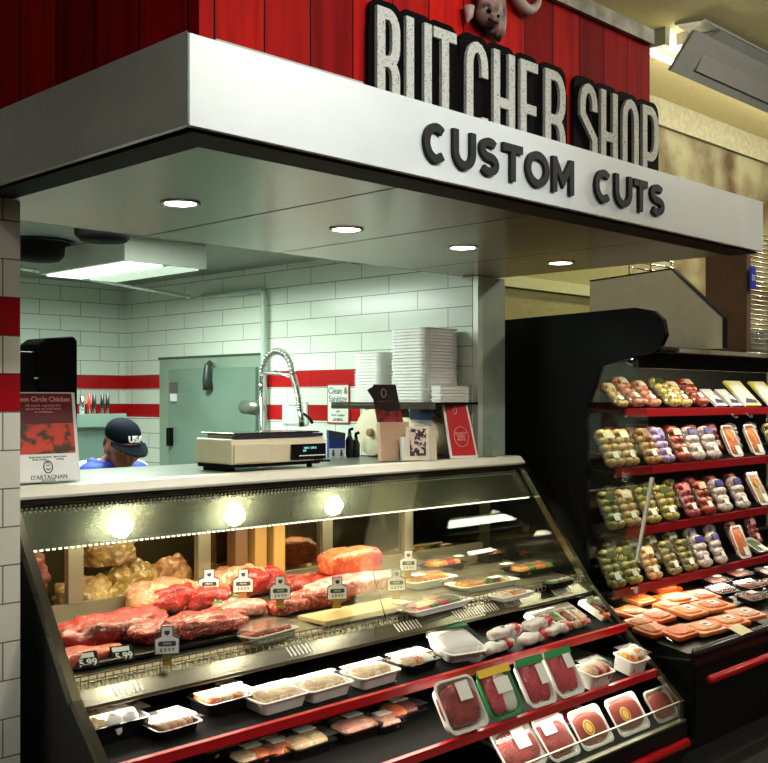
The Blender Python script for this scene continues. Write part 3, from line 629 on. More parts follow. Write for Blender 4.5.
# ================================================================ BLACK REACH-IN CASE
XB = 4.45
rc = thing('reach_in_case', 'tall black open-front refrigerated case with red shelf rails at the right', 'refrigerated case', (5.9,3.0,0))
XE = 7.6
pf = [(3.60,0),(2.46,0),(2.40,.12),(2.40,.40),(2.42,.455),(2.66,.44),(2.97,.60),(2.97,1.60),(2.885,1.81),(2.62,1.868),(2.56,1.90),(2.535,1.95),(2.55,2.02),(2.60,2.065),(2.70,2.085),(3.56,2.065)]
MB().prism(pf, XB, XB+.035).build('end_panel', mk('case_black', (.0018,.0022,.002), .5, spec=.1), rc, world=True, bevel=.003)
MB().box(XB+.036,XE,3.50,3.55,.0,1.87).build('back', mk('case_back', rgb(70,72,64), .5), rc, world=True)
MB().prism([(3.55,1.872),(2.60,1.872),(2.58,1.885),(2.60,1.90),(3.55,1.90)], XB+.036, XE).build('canopy', BLACKM, rc, world=True)
MB().box(XB+.2,XE,2.575,2.60,1.875,1.895).build('canopy_trim', mk('trim_pale', rgb(150,148,130), .4), rc, world=True)
MB().box(XB+.036,XE,2.70,2.73,1.80,1.871).build('light_valance', BLACK, rc, world=True)
MB().box(XB+.05,XE,2.76,2.80,1.845,1.871).build('case_tube', LEDM, rc, world=True)
SH = [(2.93,1.592,.10,.40),(2.90,1.295,.10,.46),(2.90,.985,.10,.48),(2.90,.690,.10,.50)]
for i, (y, z, k, dd) in enumerate(SH):
    MB().prism([(y,z),(y+dd,z+k*dd),(y+dd,z+k*dd-.015),(y,z-.012)], XB+.037, XE).build('shelf', BLACKM, rc, world=True)
    MB().prism([(y-.018,z-.034),(y-.018,z+.008),(y-.003,z+.010),(y-.003,z-.034)], XB+[.28,.135,.24,.12][i], XE).build('price_rail', PRAIL, rc, world=True)
    light('reach_in_lamp', 'AREA', (5.7, y+.02, z-.03), (R(-10),0,0), 3.2 if i < 3 else 6.5, (1,.86,.62), 2.4, .03)
light('reach_in_top_lamp', 'AREA', (5.7, 2.78, 1.84), (R(15),0,0), 9, (1,.88,.66), 2.4, .04)
DK2 = (2.44,.475,.17)
MB().prism([(2.44,.475),(3.0,.57),(3.49,.57),(3.49,.0),(2.47,.0),(2.44,.12)], XB+.037, XE).build('well', BLACK, rc, world=True)
MB().tube([(XB+.05,2.415,.485),(XE,2.415,.485)], .018, 12).build('hand_rail', mk('dark_rail', (.12,.12,.12), .25, .7), rc, True, world=True)
MB().tube([(XB+.09,2.36,.36),(XE,2.36,.36)], .020, 12).build('bumper', REDR, rc, True, world=True)
GE = [(2.965,1.60),(2.89,1.80),(2.77,1.835),(2.70,1.80),(2.645,1.62),(2.62,1.45),(2.61,1.28),(2.69,.88),(2.69,.62),(2.46,.50),(2.46,.47),(2.67,.45),(2.965,.60)]
MB().prism(GE, XB+.008, XB+.014).build('glass_end', ENDGL, rc, world=True)
MB().prism([(2.603,1.28),(2.688,.88),(2.70,.88),(2.62,1.28)], XB+.004, XB+.018).build('glass_edge', mk('glass_edge', (.75,.78,.72), .2, .2), rc, world=True)
# beige end panel above it
BG = mk('beige_panel', rgb(244,238,214), .5, var=.06)
bp = thing('beige_hood', 'beige angular end panel rising behind the black case', 'hood', (5.2,2.9,1.9))
MB().prism([(3.25,1.90),(2.48,1.90),(2.48,2.05),(2.76,2.31),(3.25,2.285)], 4.9, 4.93).build('end_panel', BG, bp, world=True)
MB().prism([(2.475,1.90),(2.475,2.052),(2.758,2.318),(3.25,2.293),(3.25,2.286),(2.76,2.311),(2.48,2.05),(2.48,1.90)], 4.898, 4.94).build('edge_trim', BLACKM, bp, world=True)
MB().box(4.93,4.97,2.6,3.2,1.902,2.1).build('support', BG, bp, world=True)
# post, racks and clear packaging on top of the case
tag(MB().box(5.45,5.50,2.62,2.86,1.905,2.62).build('brown_post', mk('brown_board', rgb(104,76,60), .6, vs=8, var=.2), bevel=.003), 'brown upright board standing on top of the black case', 'board')
tg = thing('blue_shelf_tag', 'small blue sign clipped to the right side of the brown board', 'sign', (5.47,2.60,2.30))
MB().box(-.028,.028,-.008,0,-.06,.06).build('card', paint((40,60,190)), tg); text('number', '32', .045, WHITE, tg, (0,-.0085,0))
def rack(x0, x1, y, z0, z1, n, label):
    t = thing('wire_rack', label, 'rack', ((x0+x1)/2, y, z0), group=None)
    m = MB()
    for i in range(n):
        z = z0+.01+(z1-z0-.02)*i/(n-1); m.tube([(x0,y,z),(x1,y,z)], .0045, 6)
    m.build('cross_wires', CHROME, t, True, world=True)
    m = MB()
    for x in (x0, (x0+x1)/2, x1): m.tube([(x,y+.008,z0),(x,y+.008,z1)], .006, 8)
    m.build('uprights', CHROME, t, True, world=True)
rack(5.56, 7.3, 2.78, 1.905, 2.62, 26, 'chrome wire rack of close horizontal wires right of the brown board')
rack(4.99, 5.43, 3.05, 1.905, 2.50, 18, 'chrome wire rack seen above the sloping edge of the beige panel')
CL = glassy('clamshell', (.85,.88,.86), .08, 2.5, .12, (.8,.82,.8))
for i, (x, y) in enumerate(((5.62,2.60),(5.86,2.60))):
    t = thing('clamshell', ['clear plastic clamshell box beside the brown board on the case top','clear plastic clamshell box farther right on the case top'][i], 'package', (x,y,1.906), group='clear boxes on the case top')
    foam_mb(.2,.13,.06).build('base', CL, t); o = foam_mb(.2,.13,.05).build('lid', CL, t, rot=(R(180),0,0), loc=(0,0,.112))
# ================================================================ MEATS ON THE DECK
BEEF = meat('beef', (.38,.016,.010), (.15,.005,.005), (.62,.26,.17), .48, 34)
BEEF2 = meat('beef_marbled', (.44,.026,.017), (.18,.008,.007), (.72,.38,.25), .66, 36)
LEAN = meat('lean_beef', (.40,.013,.010), (.19,.005,.005), (.60,.2,.14), .42, 40)
FATM = meat('beef_fat', (.60,.28,.15), (.42,.09,.05), (.74,.52,.34), .62, 26)
PORK = meat('pork', (.72,.24,.20), (.55,.10,.09), (.82,.58,.48), .7, 16)
ROASTF = meat('roast_fat', (.56,.12,.035), (.36,.04,.015), (.70,.34,.15), .55, 34)
CHICK = meat('chicken', (.40,.25,.06), (.20,.10,.02), (.58,.42,.18), .55, 20, coat=1.5)
SAUS = meat('sausage', (.26,.05,.025), (.12,.02,.012), (.5,.2,.1), .3, 14, coat=.9)
KEB = meat('kebab', (.78,.26,.03), (.55,.10,.02), (.60,.55,.12), .75, 45)
GREEN = meat('greens', (.12,.28,.06), (.05,.13,.03), (.55,.60,.30), .5, 50)
PINK = meat('pink_meat', (.62,.03,.07), (.38,.012,.03), (.78,.22,.24), .42, 26)
SALM = meat('salmon', (.85,.22,.06), (.68,.12,.03), (.92,.52,.26), .6, 20)
PALE = meat('pale_meat', (.74,.58,.34), (.62,.40,.20), (.84,.76,.6), .6, 18)
WOOD = mk('board_wood', (.66,.48,.22), .5, vs=14, var=.2, stretch=(1,8,8))
LAB = mk('price_label_paper', (.84,.84,.80), .5)
INK = mk('ink', (.05,.05,.06), .5)
def slab(name, label, cat, u, v, w, d, h, mat, rot=0, pw=2.7, amp=.008, lift=0, group=None, S=DK, seed=None, sc_=14):
    w *= 1.35; d *= 1.2; h *= 1.12; p = atS(u, v, S); sd = random.random()*50 if seed is None else seed
    o = MB().ell((0,0,0), (w/2,d/2,h/2), 4, amp=amp*1.3, sc_=sc_*1.3, seed=sd, flat=-h*.40, pw=pw).build(name, mat, smooth=True)
    o.location = (p.x, p.y, p.z+h*.40+lift+.001); o.rotation_euler = (0,0,R(rot)); return tag(o, label, cat, group)
black_liner = tag(MB().box(-.30,.32,-.085,.085,0,.014).build('liner_tray', BLACK, loc=atS(150,650,DK)+Vector((0,0,.003)), bevel=.004), 'black liner tray under the large red flank roast', 'tray')
f = slab('flank_roast', 'large dark red flank roast lying on the black liner at the left', 'meat', 112, 643, .34, .16, .085, BEEF, 8, lift=.015, amp=.02)
slab('flank_roast', 'bright red flank slab behind the first bottle-shaped price sign', 'meat', 186, 640, .36, .14, .07, BEEF2, -2, lift=.015, amp=.02)
def price_card(label, u, v, txt, S=DK, w=.075, lift=.03):
    p = atS(u, v, S); t = thing('price_card', label, 'price tag', (p.x, p.y, p.z+lift), (R(-38),0,R(-12)), 'black price cards at the left end')
    MB().box(-w/2,w/2,-.003,0,0,.055).build('card', BLACK, t)
    MB().box(-w*.42,w*.34,-.0042,-.0032,.034,.05).build('name_strip', LAB, t)
    text('digits', txt, .034, LAB, t, (.003,-.004,.016), bold=.0008); return t
o = slab('steak', 'flat bright red steak against the left end of the case', 'meat', 70, 645, .13, .12, .045, LEAN, 10)
o = slab('steak', 'orange-red fillet behind the two black price cards', 'meat', 84, 664, .22, .08, .05, meat('orange_beef', (.62,.09,.03), (.45,.03,.015), (.75,.3,.15), .35, 20), 6)
price_card('black price card reading 5.99, nearest the left end of the case', 88, 672, '5.99', lift=.012)
price_card('black price card reading 5.99, right of its twin under the flank roast', 124, 665, '5.99', lift=.012)
price_card('small black price card with a 9 at the far left edge', 63, 658, '.99', w=.05, lift=.03)
def rimmed(label, u, v, w, d, h, rot=0, lift=0):
    w *= 1.25; d *= 1.15; h *= 1.1
    p = atS(u, v, DK); t = thing('roast', label, 'meat', (p.x,p.y,p.z+lift), (0,0,R(rot)))
    MB().ell((0,.012,h*.46), (w/2,d/2,h*.52), 4, amp=.018, sc_=20, seed=random.random()*40, flat=-h*.45, pw=2.5).build('fat_cap', FATM, t, True)
    MB().ell((w*.06,-.020,h*.46), (w/2*.80,d/2*.90,h*.42), 4, amp=.014, sc_=22, seed=random.random()*40, flat=-h*.4, pw=2.5).build('lean_face', LEAN, t, True)
    return t
rimmed('round roast with a pale fat cap behind the large flank roast', 165, 612, .24, .14, .115, 0)
rimmed('red eye roast with a thick fat rim left of the first two upright signs', 200, 610, .20, .13, .10, -15)
rimmed('brisket roast with pale fat behind the second upright sign', 238, 598, .22, .13, .13, 5)
slab('roast', 'shiny red roast end right behind the second upright sign', 'meat', 262, 592, .14, .12, .12, LEAN, 0)
slab('steak', 'bone-in steak with parsley behind the flank slab', 'meat', 215, 624, .22, .10, .05, BEEF2, 4)
slab('steak', 'pale pork steak with parsley left of the film-wrapped tray', 'meat', 238, 616, .18, .10, .06, PORK, -6)
for i, (u, v) in enumerate(((222,625),(240,634),(232,608),(218,616))):
    q = slab('parsley', 'small sprig of green parsley garnish among the steaks', 'garnish', u, v, .03, .025, .02, GREEN, 0, amp=.012, lift=.035, sc_=60, group='parsley sprigs among the steaks')
slab('steak', 'thick marbled steak in front of the third upright sign', 'meat', 318, 606, .26, .11, .075, BEEF2, 3, amp=.012)
slab('steak', 'cut red steak between the third and fourth upright signs', 'meat', 306, 594, .24, .12, .08, BEEF, 0, amp=.014)
slab('steak', 'ridged marbled steak left of the cutting board', 'meat', 290, 612, .16, .10, .06, BEEF2, 10, amp=.012)
bd = atS(363, 614, DK)
tag(MB().box(-.27,.24,-.075,.085,0,.018).build('cutting_board', WOOD, loc=bd+Vector((0,0,.004)), bevel=.003), 'pale wooden cutting board under the pork loin', 'cutting board')
slab('pork_loin', 'long pink pork loin slab with white fat on the cutting board', 'meat', 352, 598, .40, .12, .075, PORK, 2, lift=.022, amp=.008)
p = atS(358, 592, DK)
t = thing('rib_roast', 'big rib roast with orange fat cap and red cut end, on top of the pork', 'meat', (p.x-.01,p.y+.05,p.z+.07), (0,0,R(3)))
MB().ell((0,0,.055), (.15,.07,.062), 4, amp=.010, sc_=16, seed=3, flat=-.05, pw=3.4).build('fat_cap', ROASTF, t, True)
MB().ell((.115,-.03,.055), (.045,.045,.054), 4, amp=.006, sc_=16, seed=9, flat=-.045, pw=3).build('cut_end', LEAN, t, True)
tag(MB().tube([atS(385,625,DK)+Vector((0,-.005,.022)), atS(368,600,DK)+Vector((0,-.03,.12))], .0025, 6).build('skewer', BLACKM), 'thin black skewer leaning against the pork loin', 'skewer')
# film-wrapped trays ------------------------------------------------
GREYF = mk('grey_foam', (.50,.50,.44), .5); BLKT = mk('black_tray', (.008,.008,.009), .3); GRNT = mk('green_tray', (.02,.26,.07), .4); YEL = mk('yellow_band', (.80,.55,.04), .4)
REDL = mk('red_label', (.60,.015,.012), .4); BEIG = mk('beige_label', (.62,.56,.42), .5)
def tray_pack(label, cat, p, w, d, h, tm, mats, rot=0, lean=0, lab=None, group=None, name='meat_tray', n=3, film=True, mh=.6, band=None, roundl=None, seed=0, labm=None, elong=1):
    if name == 'meat_tray' and lean < 20 and lean not in (9.6, 1): w *= 1.18; d *= 1.08
    rnd = random.Random(seed+int(w*1000)+int(p[0]*97))
    t = thing(name, label, cat, tuple(p), (R(lean),0,R(rot)), group)
    off = Matrix.Translation((0, d/2, 0)); T = h*max(1.14, .62+mh+.06)
    MB().add([], []).add(*(lambda q: (q.v, q.f))(foam_mb(w, d, h)), M=off).build('tray', tm, t)
    for i in range(n):
        m = mats[i % len(mats)]; cx = (-.5+(i+.5)/n)*w*.70; ww = w*.86/n*1.12
        MB().ell((cx, d/2+rnd.uniform(-.03,.03)*d, h*.62), (ww/2*elong, d*.39, h*mh), 3, amp=h*.16, sc_=22, seed=rnd.random()*30, flat=-h*.5, pw=2.8).build('meat', m, t, True)
    if film: MB().box(-w/2+.004, w/2-.004, .004, d-.004, T, T+.0008, None).build('film', FILM, t)
    if band: MB().box(-w/2+.001, w/2-.001, d-.032, d-.001, T+.0010, T+.002).build('colour_band', band, t)
    if lab:
        lx, ly, lw, ld = lab; MB().box(lx*w-lw/2, lx*w+lw/2, d*ly-ld/2, d*ly+ld/2, T+.0012, T+.0026).build('price_label', labm or LAB, t)
    if roundl:
        MB().lathe([(0,T+.001),(.034,T+.001),(.034,T+.002),(0,T+.002)], 24, Matrix.Translation((roundl[0]*w, d*roundl[1], 0))).build('round_label', roundl[2], t)
        MB().tube([(roundl[0]*w+.024*math.cos(k*math.pi/8), d*roundl[1]+.024*math.sin(k*math.pi/8), T+.0025) for k in range(17)], .0016, 5).build('ring_print', INK, t)
    return t
def onS(u, v, S, up=.002): return atS(u, v, S)+Vector((0,0,up))
tray_pack('film-wrapped steak tray at the edge left of the cutting board', 'tray', onS(279,641,DK), .21, .12, .028, GREYF, [BEEF2], 8, n=1, mh=1.1)
def dtray(label, u, v, w, d, h, tm, ms, rot, **k): return tray_pack(label, 'tray', onS(u,v,DK), w, d, h, tm, ms, rot, 1, **k)
dtray('tray of sausages with green garnish right of the last upright sign', 446, 612, .40, .14, .026, FOAM, [PORK,GREEN,PINK,GREEN], 4, n=4, lab=(-.36,.8,.07,.04), mh=.9)
dtray('tray of orange kebabs behind the green garnish tray', 438, 588, .30, .15, .036, FOAM, [KEB], 0, n=5, lab=(-.3,.3,.07,.05), mh=1.0)
dtray('long white tray of orange and green kebabs with a dark price sign', 494, 590, .38, .14, .028, FOAM, [KEB,KEB,GREEN,KEB,PALE], -4, n=5, lab=(.1,.2,.07,.035), mh=1.0)
dtray('kebab tray nearest the right end of the glass case', 543, 575, .34, .14, .030, BLKT, [KEB,GREEN,KEB], -2, n=5, lab=(-.4,.85,.07,.04), mh=1.0)
dtray('dark red meat pack at the back of the right end', 545, 558, .26, .10, .036, BLKT, [LEAN], 0, n=1, lab=(.35,.5,.08,.06))
dtray('small brown pack behind the orange kebabs', 497, 563, .15, .09, .045, BLKT, [SAUS], 0, n=2, lab=(0,.5,.06,.04))
dtray('orange kebab tray beside the rib roast at the back', 452, 572, .26, .12, .034, BLKT, [KEB,KEB,LEAN], 0, n=4, mh=1.0, lab=(.4,.4,.05,.03))
dtray('small tray of pale cutlets at the front right corner of the deck', 520, 600, .24, .10, .022, FOAM, [PALE,KEB], 2, n=3, mh=.9)
dtray('small dark tray in the front right corner of the glass case', 565, 587, .20, .08, .022, BLKT, [GREEN,SAUS], 0, n=3, mh=.9)
tag(MB().box(-.10,.10,-.004,.004,0,.022).build('label_strip', LAB, loc=atS(485,566,DK)+Vector((0,.02,.06)), rot=(R(-50),0,R(4))), 'white strip label above the small brown pack', 'label')
# bottle-shaped price signs ----------------------------------------
BRASS = mk('tag_stem', (.42,.26,.04), .4, .4)
def bottle_sign(label, u, v, lift=0):
    p = atS(u, v, DK)
    t = thing('price_sign', label, 'price sign', (p.x,p.y,p.z+.002+lift), (0,0,R(-32)), 'bottle-shaped price signs among the meats')
    MB().box(-.015,.015,-.012,.012,0,.008).box(-.015,.015,-.003,.003,.008,.05).build('stem', BRASS, t)
    def out(e): return [(-.038-e,.035-e),(.038+e,.035-e),(.038+e,.083+e),(.018+e,.092+e),(.018+e,.122+e),(-.018-e,.122+e),(-.018-e,.092+e),(-.038-e,.083+e)]
    MB().prism(out(.002), -.006, -.004, 'Y').build('border', INK, t); MB().prism(out(-.001), -.0075, -.0061, 'Y').build('face', LAB, t)
    MB().prism([(-.026,.060),(.026,.060),(.029,.066),(.026,.076),(-.026,.076),(-.029,.066)], -.0085, -.0076, 'Y').build('name_plate', INK, t)
    MB().prism([(-.008,.110),(.008,.110),(.008,.100),(0,.094),(-.008,.100)], -.0085, -.0076, 'Y').build('shield', INK, t)
    text('price', '$ 8 9 9', .016, INK, t, (0,-.008,.048))
    text('name', 'PRIME', .010, LAB, t, (0,-.0088,.068)); return t
for (u, v, l, nm) in ((167,668,.01,'bottle-shaped price sign in front of the flank roast, nearest the glass'),(209,612,.04,'white bottle-shaped price sign over the fat-rimmed eye roast'),
    (243,613,.045,'white bottle-shaped price sign in front of the brisket roast'),(280,619,.04,'white bottle-shaped price sign above the film-wrapped steak tray'),
    (337,616,.03,'white bottle-shaped price sign stuck in the left of the cutting board'),(396,608,.035,'white bottle-shaped price sign at the right end of the cutting board'),
    (408,589,.045,'farthest white bottle-shaped price sign, behind the cutting board end')):
    bottle_sign(nm, u, v, l)
# rear bin: bags seen through the door frames -------------------------
def bag(name, label, x, y, z, r, mat, seed, rot=0, group=None):
    t = MB().ell((0,0,0), r, 5, amp=.030, sc_=19, seed=seed, flat=-r[2]*.7, pw=2.6).build(name, mat, smooth=True)
    t.location = (x,y,z+r[2]*.7); t.rotation_euler = (0,0,R(rot)); return tag(t, label, 'meat', group)
bag('chicken_bag', 'bagged yellow chicken behind the second door pane, at its left', 2.10, 3.66, .822, (.11,.085,.085), CHICK, 1)
bag('chicken_bag', 'bagged yellow chicken in the middle of the second door pane', 2.30, 3.68, .822, (.11,.09,.11), CHICK, 5)
bag('chicken_bag', 'brownish bagged chicken at the right of the second door pane', 2.50, 3.70, .822, (.10,.09,.10), meat('chicken_brown', (.50,.24,.08), (.32,.12,.04), (.65,.42,.2), .6, 14, coat=.9), 8)
bag('chicken_bag', 'upper yellow chicken bag piled on two others behind the pane', 2.22, 3.72, 1.0, (.12,.09,.08), CHICK, 12)
bag('sausage_bag', 'dark red shrink-wrapped meat behind the first door pane', 1.76, 3.64, .822, (.11,.08,.075), SAUS, 21)
bag('sausage_bag', 'brown shrink-wrapped meat piled at the far left behind the door pane', 1.72, 3.75, .93, (.10,.09,.085), SAUS, 22)
bag('sausage_bag', 'reddish wrapped meat just left of the first door post', 1.90, 3.74, .93, (.08,.08,.09), SAUS, 23)
for i, (x, c_) in enumerate(((2.66,(92,60,28)),(2.76,(148,112,54)),(2.86,(160,126,64)))):
    tag(MB().box(x-.012,x+.05,3.44,3.50,dz(3.47)+.004,1.175).build('upright_board', paint(c_,.5), bevel=.004), ['dark tan board standing against the back doors','tan cutting board standing second against the back doors','pale tan cutting board standing third against the back doors'][i], 'cutting board', 'boards against the back doors')
# ================================================================ LOWER SHELF ROW 1
P = lambda u, v, S=S1: onS(u, v, S)
TL = 4
tray_pack('black tray covered with crumpled white paper at the left end of the first shelf', 'tray', P(119,741), .20, .13, .05, BLKT, [PALE,FOAM,FOAM], 0, TL, mh=.9, lab=(.25,.7,.07,.04))
tray_pack('black tray of pale chicken strips with a white label', 'tray', P(183,737), .15, .13, .03, BLKT, [meat('strips', (.72,.36,.18), (.5,.2,.1), (.85,.6,.4), .6, 30)], 4, TL, n=4, lab=(.2,.72,.08,.05), mh=.8)
tray_pack('black tray of orange marinated chicken on the first shelf', 'tray', P(233,714), .17, .13, .045, BLKT, [SALM,PALE], 2, TL, lab=(.3,.72,.08,.05), mh=.7)
def double_foam(label, u, v, k):
    t = tray_pack(label, 'tray', P(u, v), .185, .12, .045, FOAM, [PALE], 2, TL, n=3, mh=.66, group='white foam chicken packs on the first shelf', seed=k)
    MB().box(-.091,.091,-.0,.0015,.004,.038).build('wrap_edge', FILM, t); return t
double_foam('white foam pack of pale chicken, leftmost of the three on the first shelf', 288, 712, 1)
double_foam('white foam pack of pale chicken, middle one of three on the first shelf', 334, 700, 2)
double_foam('white foam pack of pale chicken, rightmost of three and next to a black tray', 383, 687, 3)
tray_pack('black tray of yellow chicken pieces between white foam and the green-banded pack', 'tray', P(426,672), .17, .13, .035, BLKT, [PALE,KEB,FOAM], 2, TL, mh=.8)
tray_pack('white wrapped pack with a green and yellow top band on the first shelf', 'tray', P(468,664), .17, .18, .045, FOAM, [FOAM], -14, 17, n=1, mh=.9, band=GRNT)
def link(label, u, v, lift, rot, cm, sd):
    p = P(u, v); t = thing('sausage_roll', label, 'sausage', (p.x,p.y+.03,p.z+lift+.017), (0,0,R(rot)), 'wrapped sausage rolls on the first shelf'); t.scale = (1.35,1.4,1.4); t.location.z += .006
    MB().ell((0,0,0),(.085,.021,.016),4,amp=.006,sc_=40,seed=sd*7+1,pw=3).build('wrapper', mk('wrapper_white', (.80,.78,.72), .35, vs=30, c2=(.62,.50,.42), lo=.55, hi=.62), t, True)
    MB().ell((.045,-.002,.001),(.024,.021,.0165),3,amp=.005,sc_=50,seed=sd,pw=3).build('pink_window', cm, t, True); MB().tube([(-.012,0,0),(-.006,0,0)], .0185, 12).build('dark_band', INK, t, True); return t
for i, (u, v, l, r_) in enumerate(((503,655,.006,8),(538,646,.006,8),(510,650,.046,6),(543,641,.046,6),(563,638,.012,8))):
    link(['white wrapped sausage roll in the lower row, next to the green-banded pack','lower white wrapped sausage roll, second in the row','upper white wrapped sausage roll at the left of the pile','upper white wrapped sausage roll at the right of the pile','lower white wrapped sausage roll, next to the four-slot box'][i], u, v, l, r_, PINK, i)
def slot_box(label, u, v, w, n):
    p = P(u, v); t = thing('slot_box', label, 'package', (p.x,p.y,p.z), (R(24),0,R(-2)), 'white slotted boxes on the first shelf')
    CARD = mk('cream_card', (.80,.76,.62), .5)
    m = MB().box(-w/2,w/2,0,.15,0,.022).box(-w/2,w/2,.11,.15,.0225,.035)
    for i in range(n+1): x = -w/2+w*i/n; m.box(x-.007 if i else x, x+.007 if i < n else x, .03,.11,.0225,.034)
    m.build('box', CARD, t, bevel=.001)
    cs = [SALM, mk('lilac', (.35,.25,.55), .4), PALE, PORK]
    for i in range(n):
        x = -w/2+w*(i+.5)/n; MB().ell((x,.055,.03),(w/n*.34,.045,.012),3, amp=.004, sc_=40, seed=i).build('sausage', [SAUS,GREEN,SAUS,PALE][i % 4], t, True)
        MB().ell((x,.008,.022),(w/n*.42,.018,.018),3, amp=.008, sc_=50, seed=i+4).build('wrapper_end', cs[i % 4], t, True)
slot_box('cream box with four slots of sausages on the first shelf', 569, 631, .31, 4)
slot_box('cream slotted box at the right end of the first shelf', 609, 620, .12, 2)
# ================================================================ ROW 2
P2 = lambda u, v: onS(u, v, S2)
ROSE = meat('rose_meat', (.80,.42,.30), (.65,.25,.18), (.88,.62,.5), .6, 26)
lowrow = [(228,760,.17,.035,[PALE,SALM],REDL,'black tray with red label and tan meat, leftmost on the second shelf'),
 (270,748,.13,.03,[PALE],REDL,'red-labelled tray behind the beige cutlet tray'),
 (318,757,.17,.04,[PALE,PALE,ROSE],LAB,'beige cutlet tray with a white label at the bottom edge'),
 (316,733,.13,.03,[SALM],REDL,'red-labelled tray left of the pink ground meat'),
 (366,741,.17,.04,[ROSE],LAB,'tray of pale pink ground meat with a white label'),
 (412,724,.16,.04,[SALM,SAUS],LAB,'black tray of orange chicken left of the upright white tray'),
 (376,716,.11,.03,[SAUS],LAB,'small dark tray behind the pink ground meat')]
for i, (u, v, w, h, ms, lm, nm) in enumerate(lowrow):
    tray_pack(nm, 'tray', P2(u, v), w, .13, h, BLKT, ms, 0, TL, n=2, lab=(.12,.75,.08,.045), labm=lm, mh=.8, seed=i, name='meat_tray')
for i, (u, v, w, ms, nm) in enumerate(((262,768,.15,[PALE,SALM],'tan cutlet tray half cut off by the bottom edge of the view'),(290,762,.12,[SALM],'small orange tray between two tan trays on the second shelf'),
  (345,727,.13,[PALE],'pale tray with a grey label behind the pink ground meat'),(395,733,.12,[ROSE],'small pink tray right of the pink ground meat tray'))):
    tray_pack(nm, 'tray', P2(u, v), w, .11, .03, BLKT, ms, 0, TL, n=2, lab=(.1,.72,.07,.04), mh=.8, seed=i+20)
def up_tray(label, u0, v0, u1, v1, S, d, h, tm, ms, lean=52, extra={}, rot=0, **k):
    u0 -= 11 if S is S2 else 6; u1 -= 11 if S is S2 else 6; a = atS(u0, v0, S); b = atS(u1, v1, S); w = 1.04* abs(b.x-a.x)*.98
    p = (a+b)/2+Vector((0,0,.004))
    if S is S2: p.x -= (p.y-2.537)*.9; p.y = 2.537; p.z = S2[1]+.006
    return tray_pack(label, 'tray', p, w, d, h, tm, ms, rot, lean, **k)
up_tray('white foam tray of bright red meat leaning upright on the second shelf', 452, 729, 489, 717, S2, .20, .045, FOAM, [LEAN], lean=60, lab=(.12,.72,.07,.07), n=1, mh=.5)
up_tray('green-edged pack of pink meat next to the white upright tray', 496, 716, 527, 706, S2, .20, .03, GRNT, [PINK,LAB], lean=60, lab=(.1,.62,.09,.06), n=2, mh=.6, band=YEL)
up_tray('green-topped pack of dark pink meat, second of the green packs', 533, 704, 560, 696, S2, .20, .03, FOAM, [PINK], lean=60, lab=(.25,.6,.05,.08), n=2, mh=.6, band=GRNT)
up_tray('green-topped pack of dark pink meat, third of the green packs', 562, 695, 587, 687, S2, .20, .03, FOAM, [PINK], lean=60, lab=(.25,.7,.05,.06), n=2, mh=.6, band=GRNT)
REDV = mk('red_pepper', (.65,.02,.02), .35)
tray_pack('deep white tray of pasta with red strips on the second shelf', 'tray', P2(603,690), .17, .12, .07, FOAM, [PALE,REDV], 0, 14, n=4, mh=.7, name='deep_tray')
tray_pack('deep white tray of orange strips at the right end of the second shelf', 'tray', P2(640,676), .15, .12, .07, FOAM, [KEB,PALE], 0, 14, n=4, mh=.7, name='deep_tray')
# ================================================================ ROW 3
tray_pack('flat white tray with a red label behind the round-label packs', 'tray', onS(577,728,(2.62,.22,.08))+Vector((0,0,.0)), .26, .13, .03, FOAM, [REDL], 0, 12, n=2, mh=.5)
tray_pack('clear-topped tray of dark meat at the back of the bottom shelf', 'tray', onS(520,748,(2.62,.22,.08)), .24, .13, .03, GREYF, [SAUS], 0, 10, n=2, mh=.6, lab=(.2,.6,.06,.05))
up_tray('white-bordered tray of red meat, leftmost upright on the bottom shelf', 511, 780, 553, 766, S3, .19, .03, FOAM, [LEAN], lean=50, lab=(.1,.62,.08,.08), n=1, mh=.6)
up_tray('white-bordered tray of red meat, second upright on the bottom shelf', 555, 768, 585, 757, S3, .19, .03, FOAM, [LEAN], lean=50, lab=(-.15,.72,.08,.06), n=1, mh=.6)
GOLD = mk('gold_label', (.72,.45,.10), .4); BRN = mk('brown_red_card', (.30,.035,.02), .4)
up_tray('brown-red pack with a round gold label on the bottom shelf, left one', 588, 755, 619, 743, S3, .17, .02, FOAM, [BRN], lean=55, n=1, mh=.45, roundl=(-.1,.5,GOLD), elong=1.0)
up_tray('brown-red pack with a round gold label on the bottom shelf, right one', 625, 741, 655, 729, S3, .17, .02, FOAM, [BRN], lean=55, n=1, mh=.45, roundl=(-.1,.5,GOLD), elong=1.0)
up_tray('dim dark red pack in the right corner of the bottom shelf', 662, 727, 684, 718, S3, .15, .02, GREYF, [BRN], lean=55, n=1, mh=.45)
# ================================================================ ON THE COUNTER TOP
CT = 1.3635
p = atY(48, 482, 3.36)
t = thing('recipe_sign', 'white framed chicken poster leaning on the counter beside the tiled pillar', 'sign', (1.79,3.36,CT), (R(-8),0,0))
MB().box(-.118,.118,-.004,.0,.004,.312).build('frame', WHITE, t)
MB().box(-.112,.105,-.006,-.0042,.205,.308).build('red_header', paint((96,12,16)), t)
FOOD = mk('food_photo', (.62,.05,.015), .4, vs=16, c2=(.05,.035,.01), lo=.5, hi=.58, stretch=(1,1,1.4))
MB().box(-.112,.105,-.006,-.0042,.10,.204).build('food_picture', FOOD, t)
MB().box(-.112,.108,-.006,-.0042,.008,.099).build('paper', LAB, t)
PK = paint((220,150,150))
text('title', 'Green Circle Chicken', .024, PK, t, (-.01,-.0065,.287), bold=.0004)
text('small_print', 'All-natural, vegetarian-fed\nraised free on small farms\nno antibiotics', .0125, PK, t, (-.005,-.0065,.255))
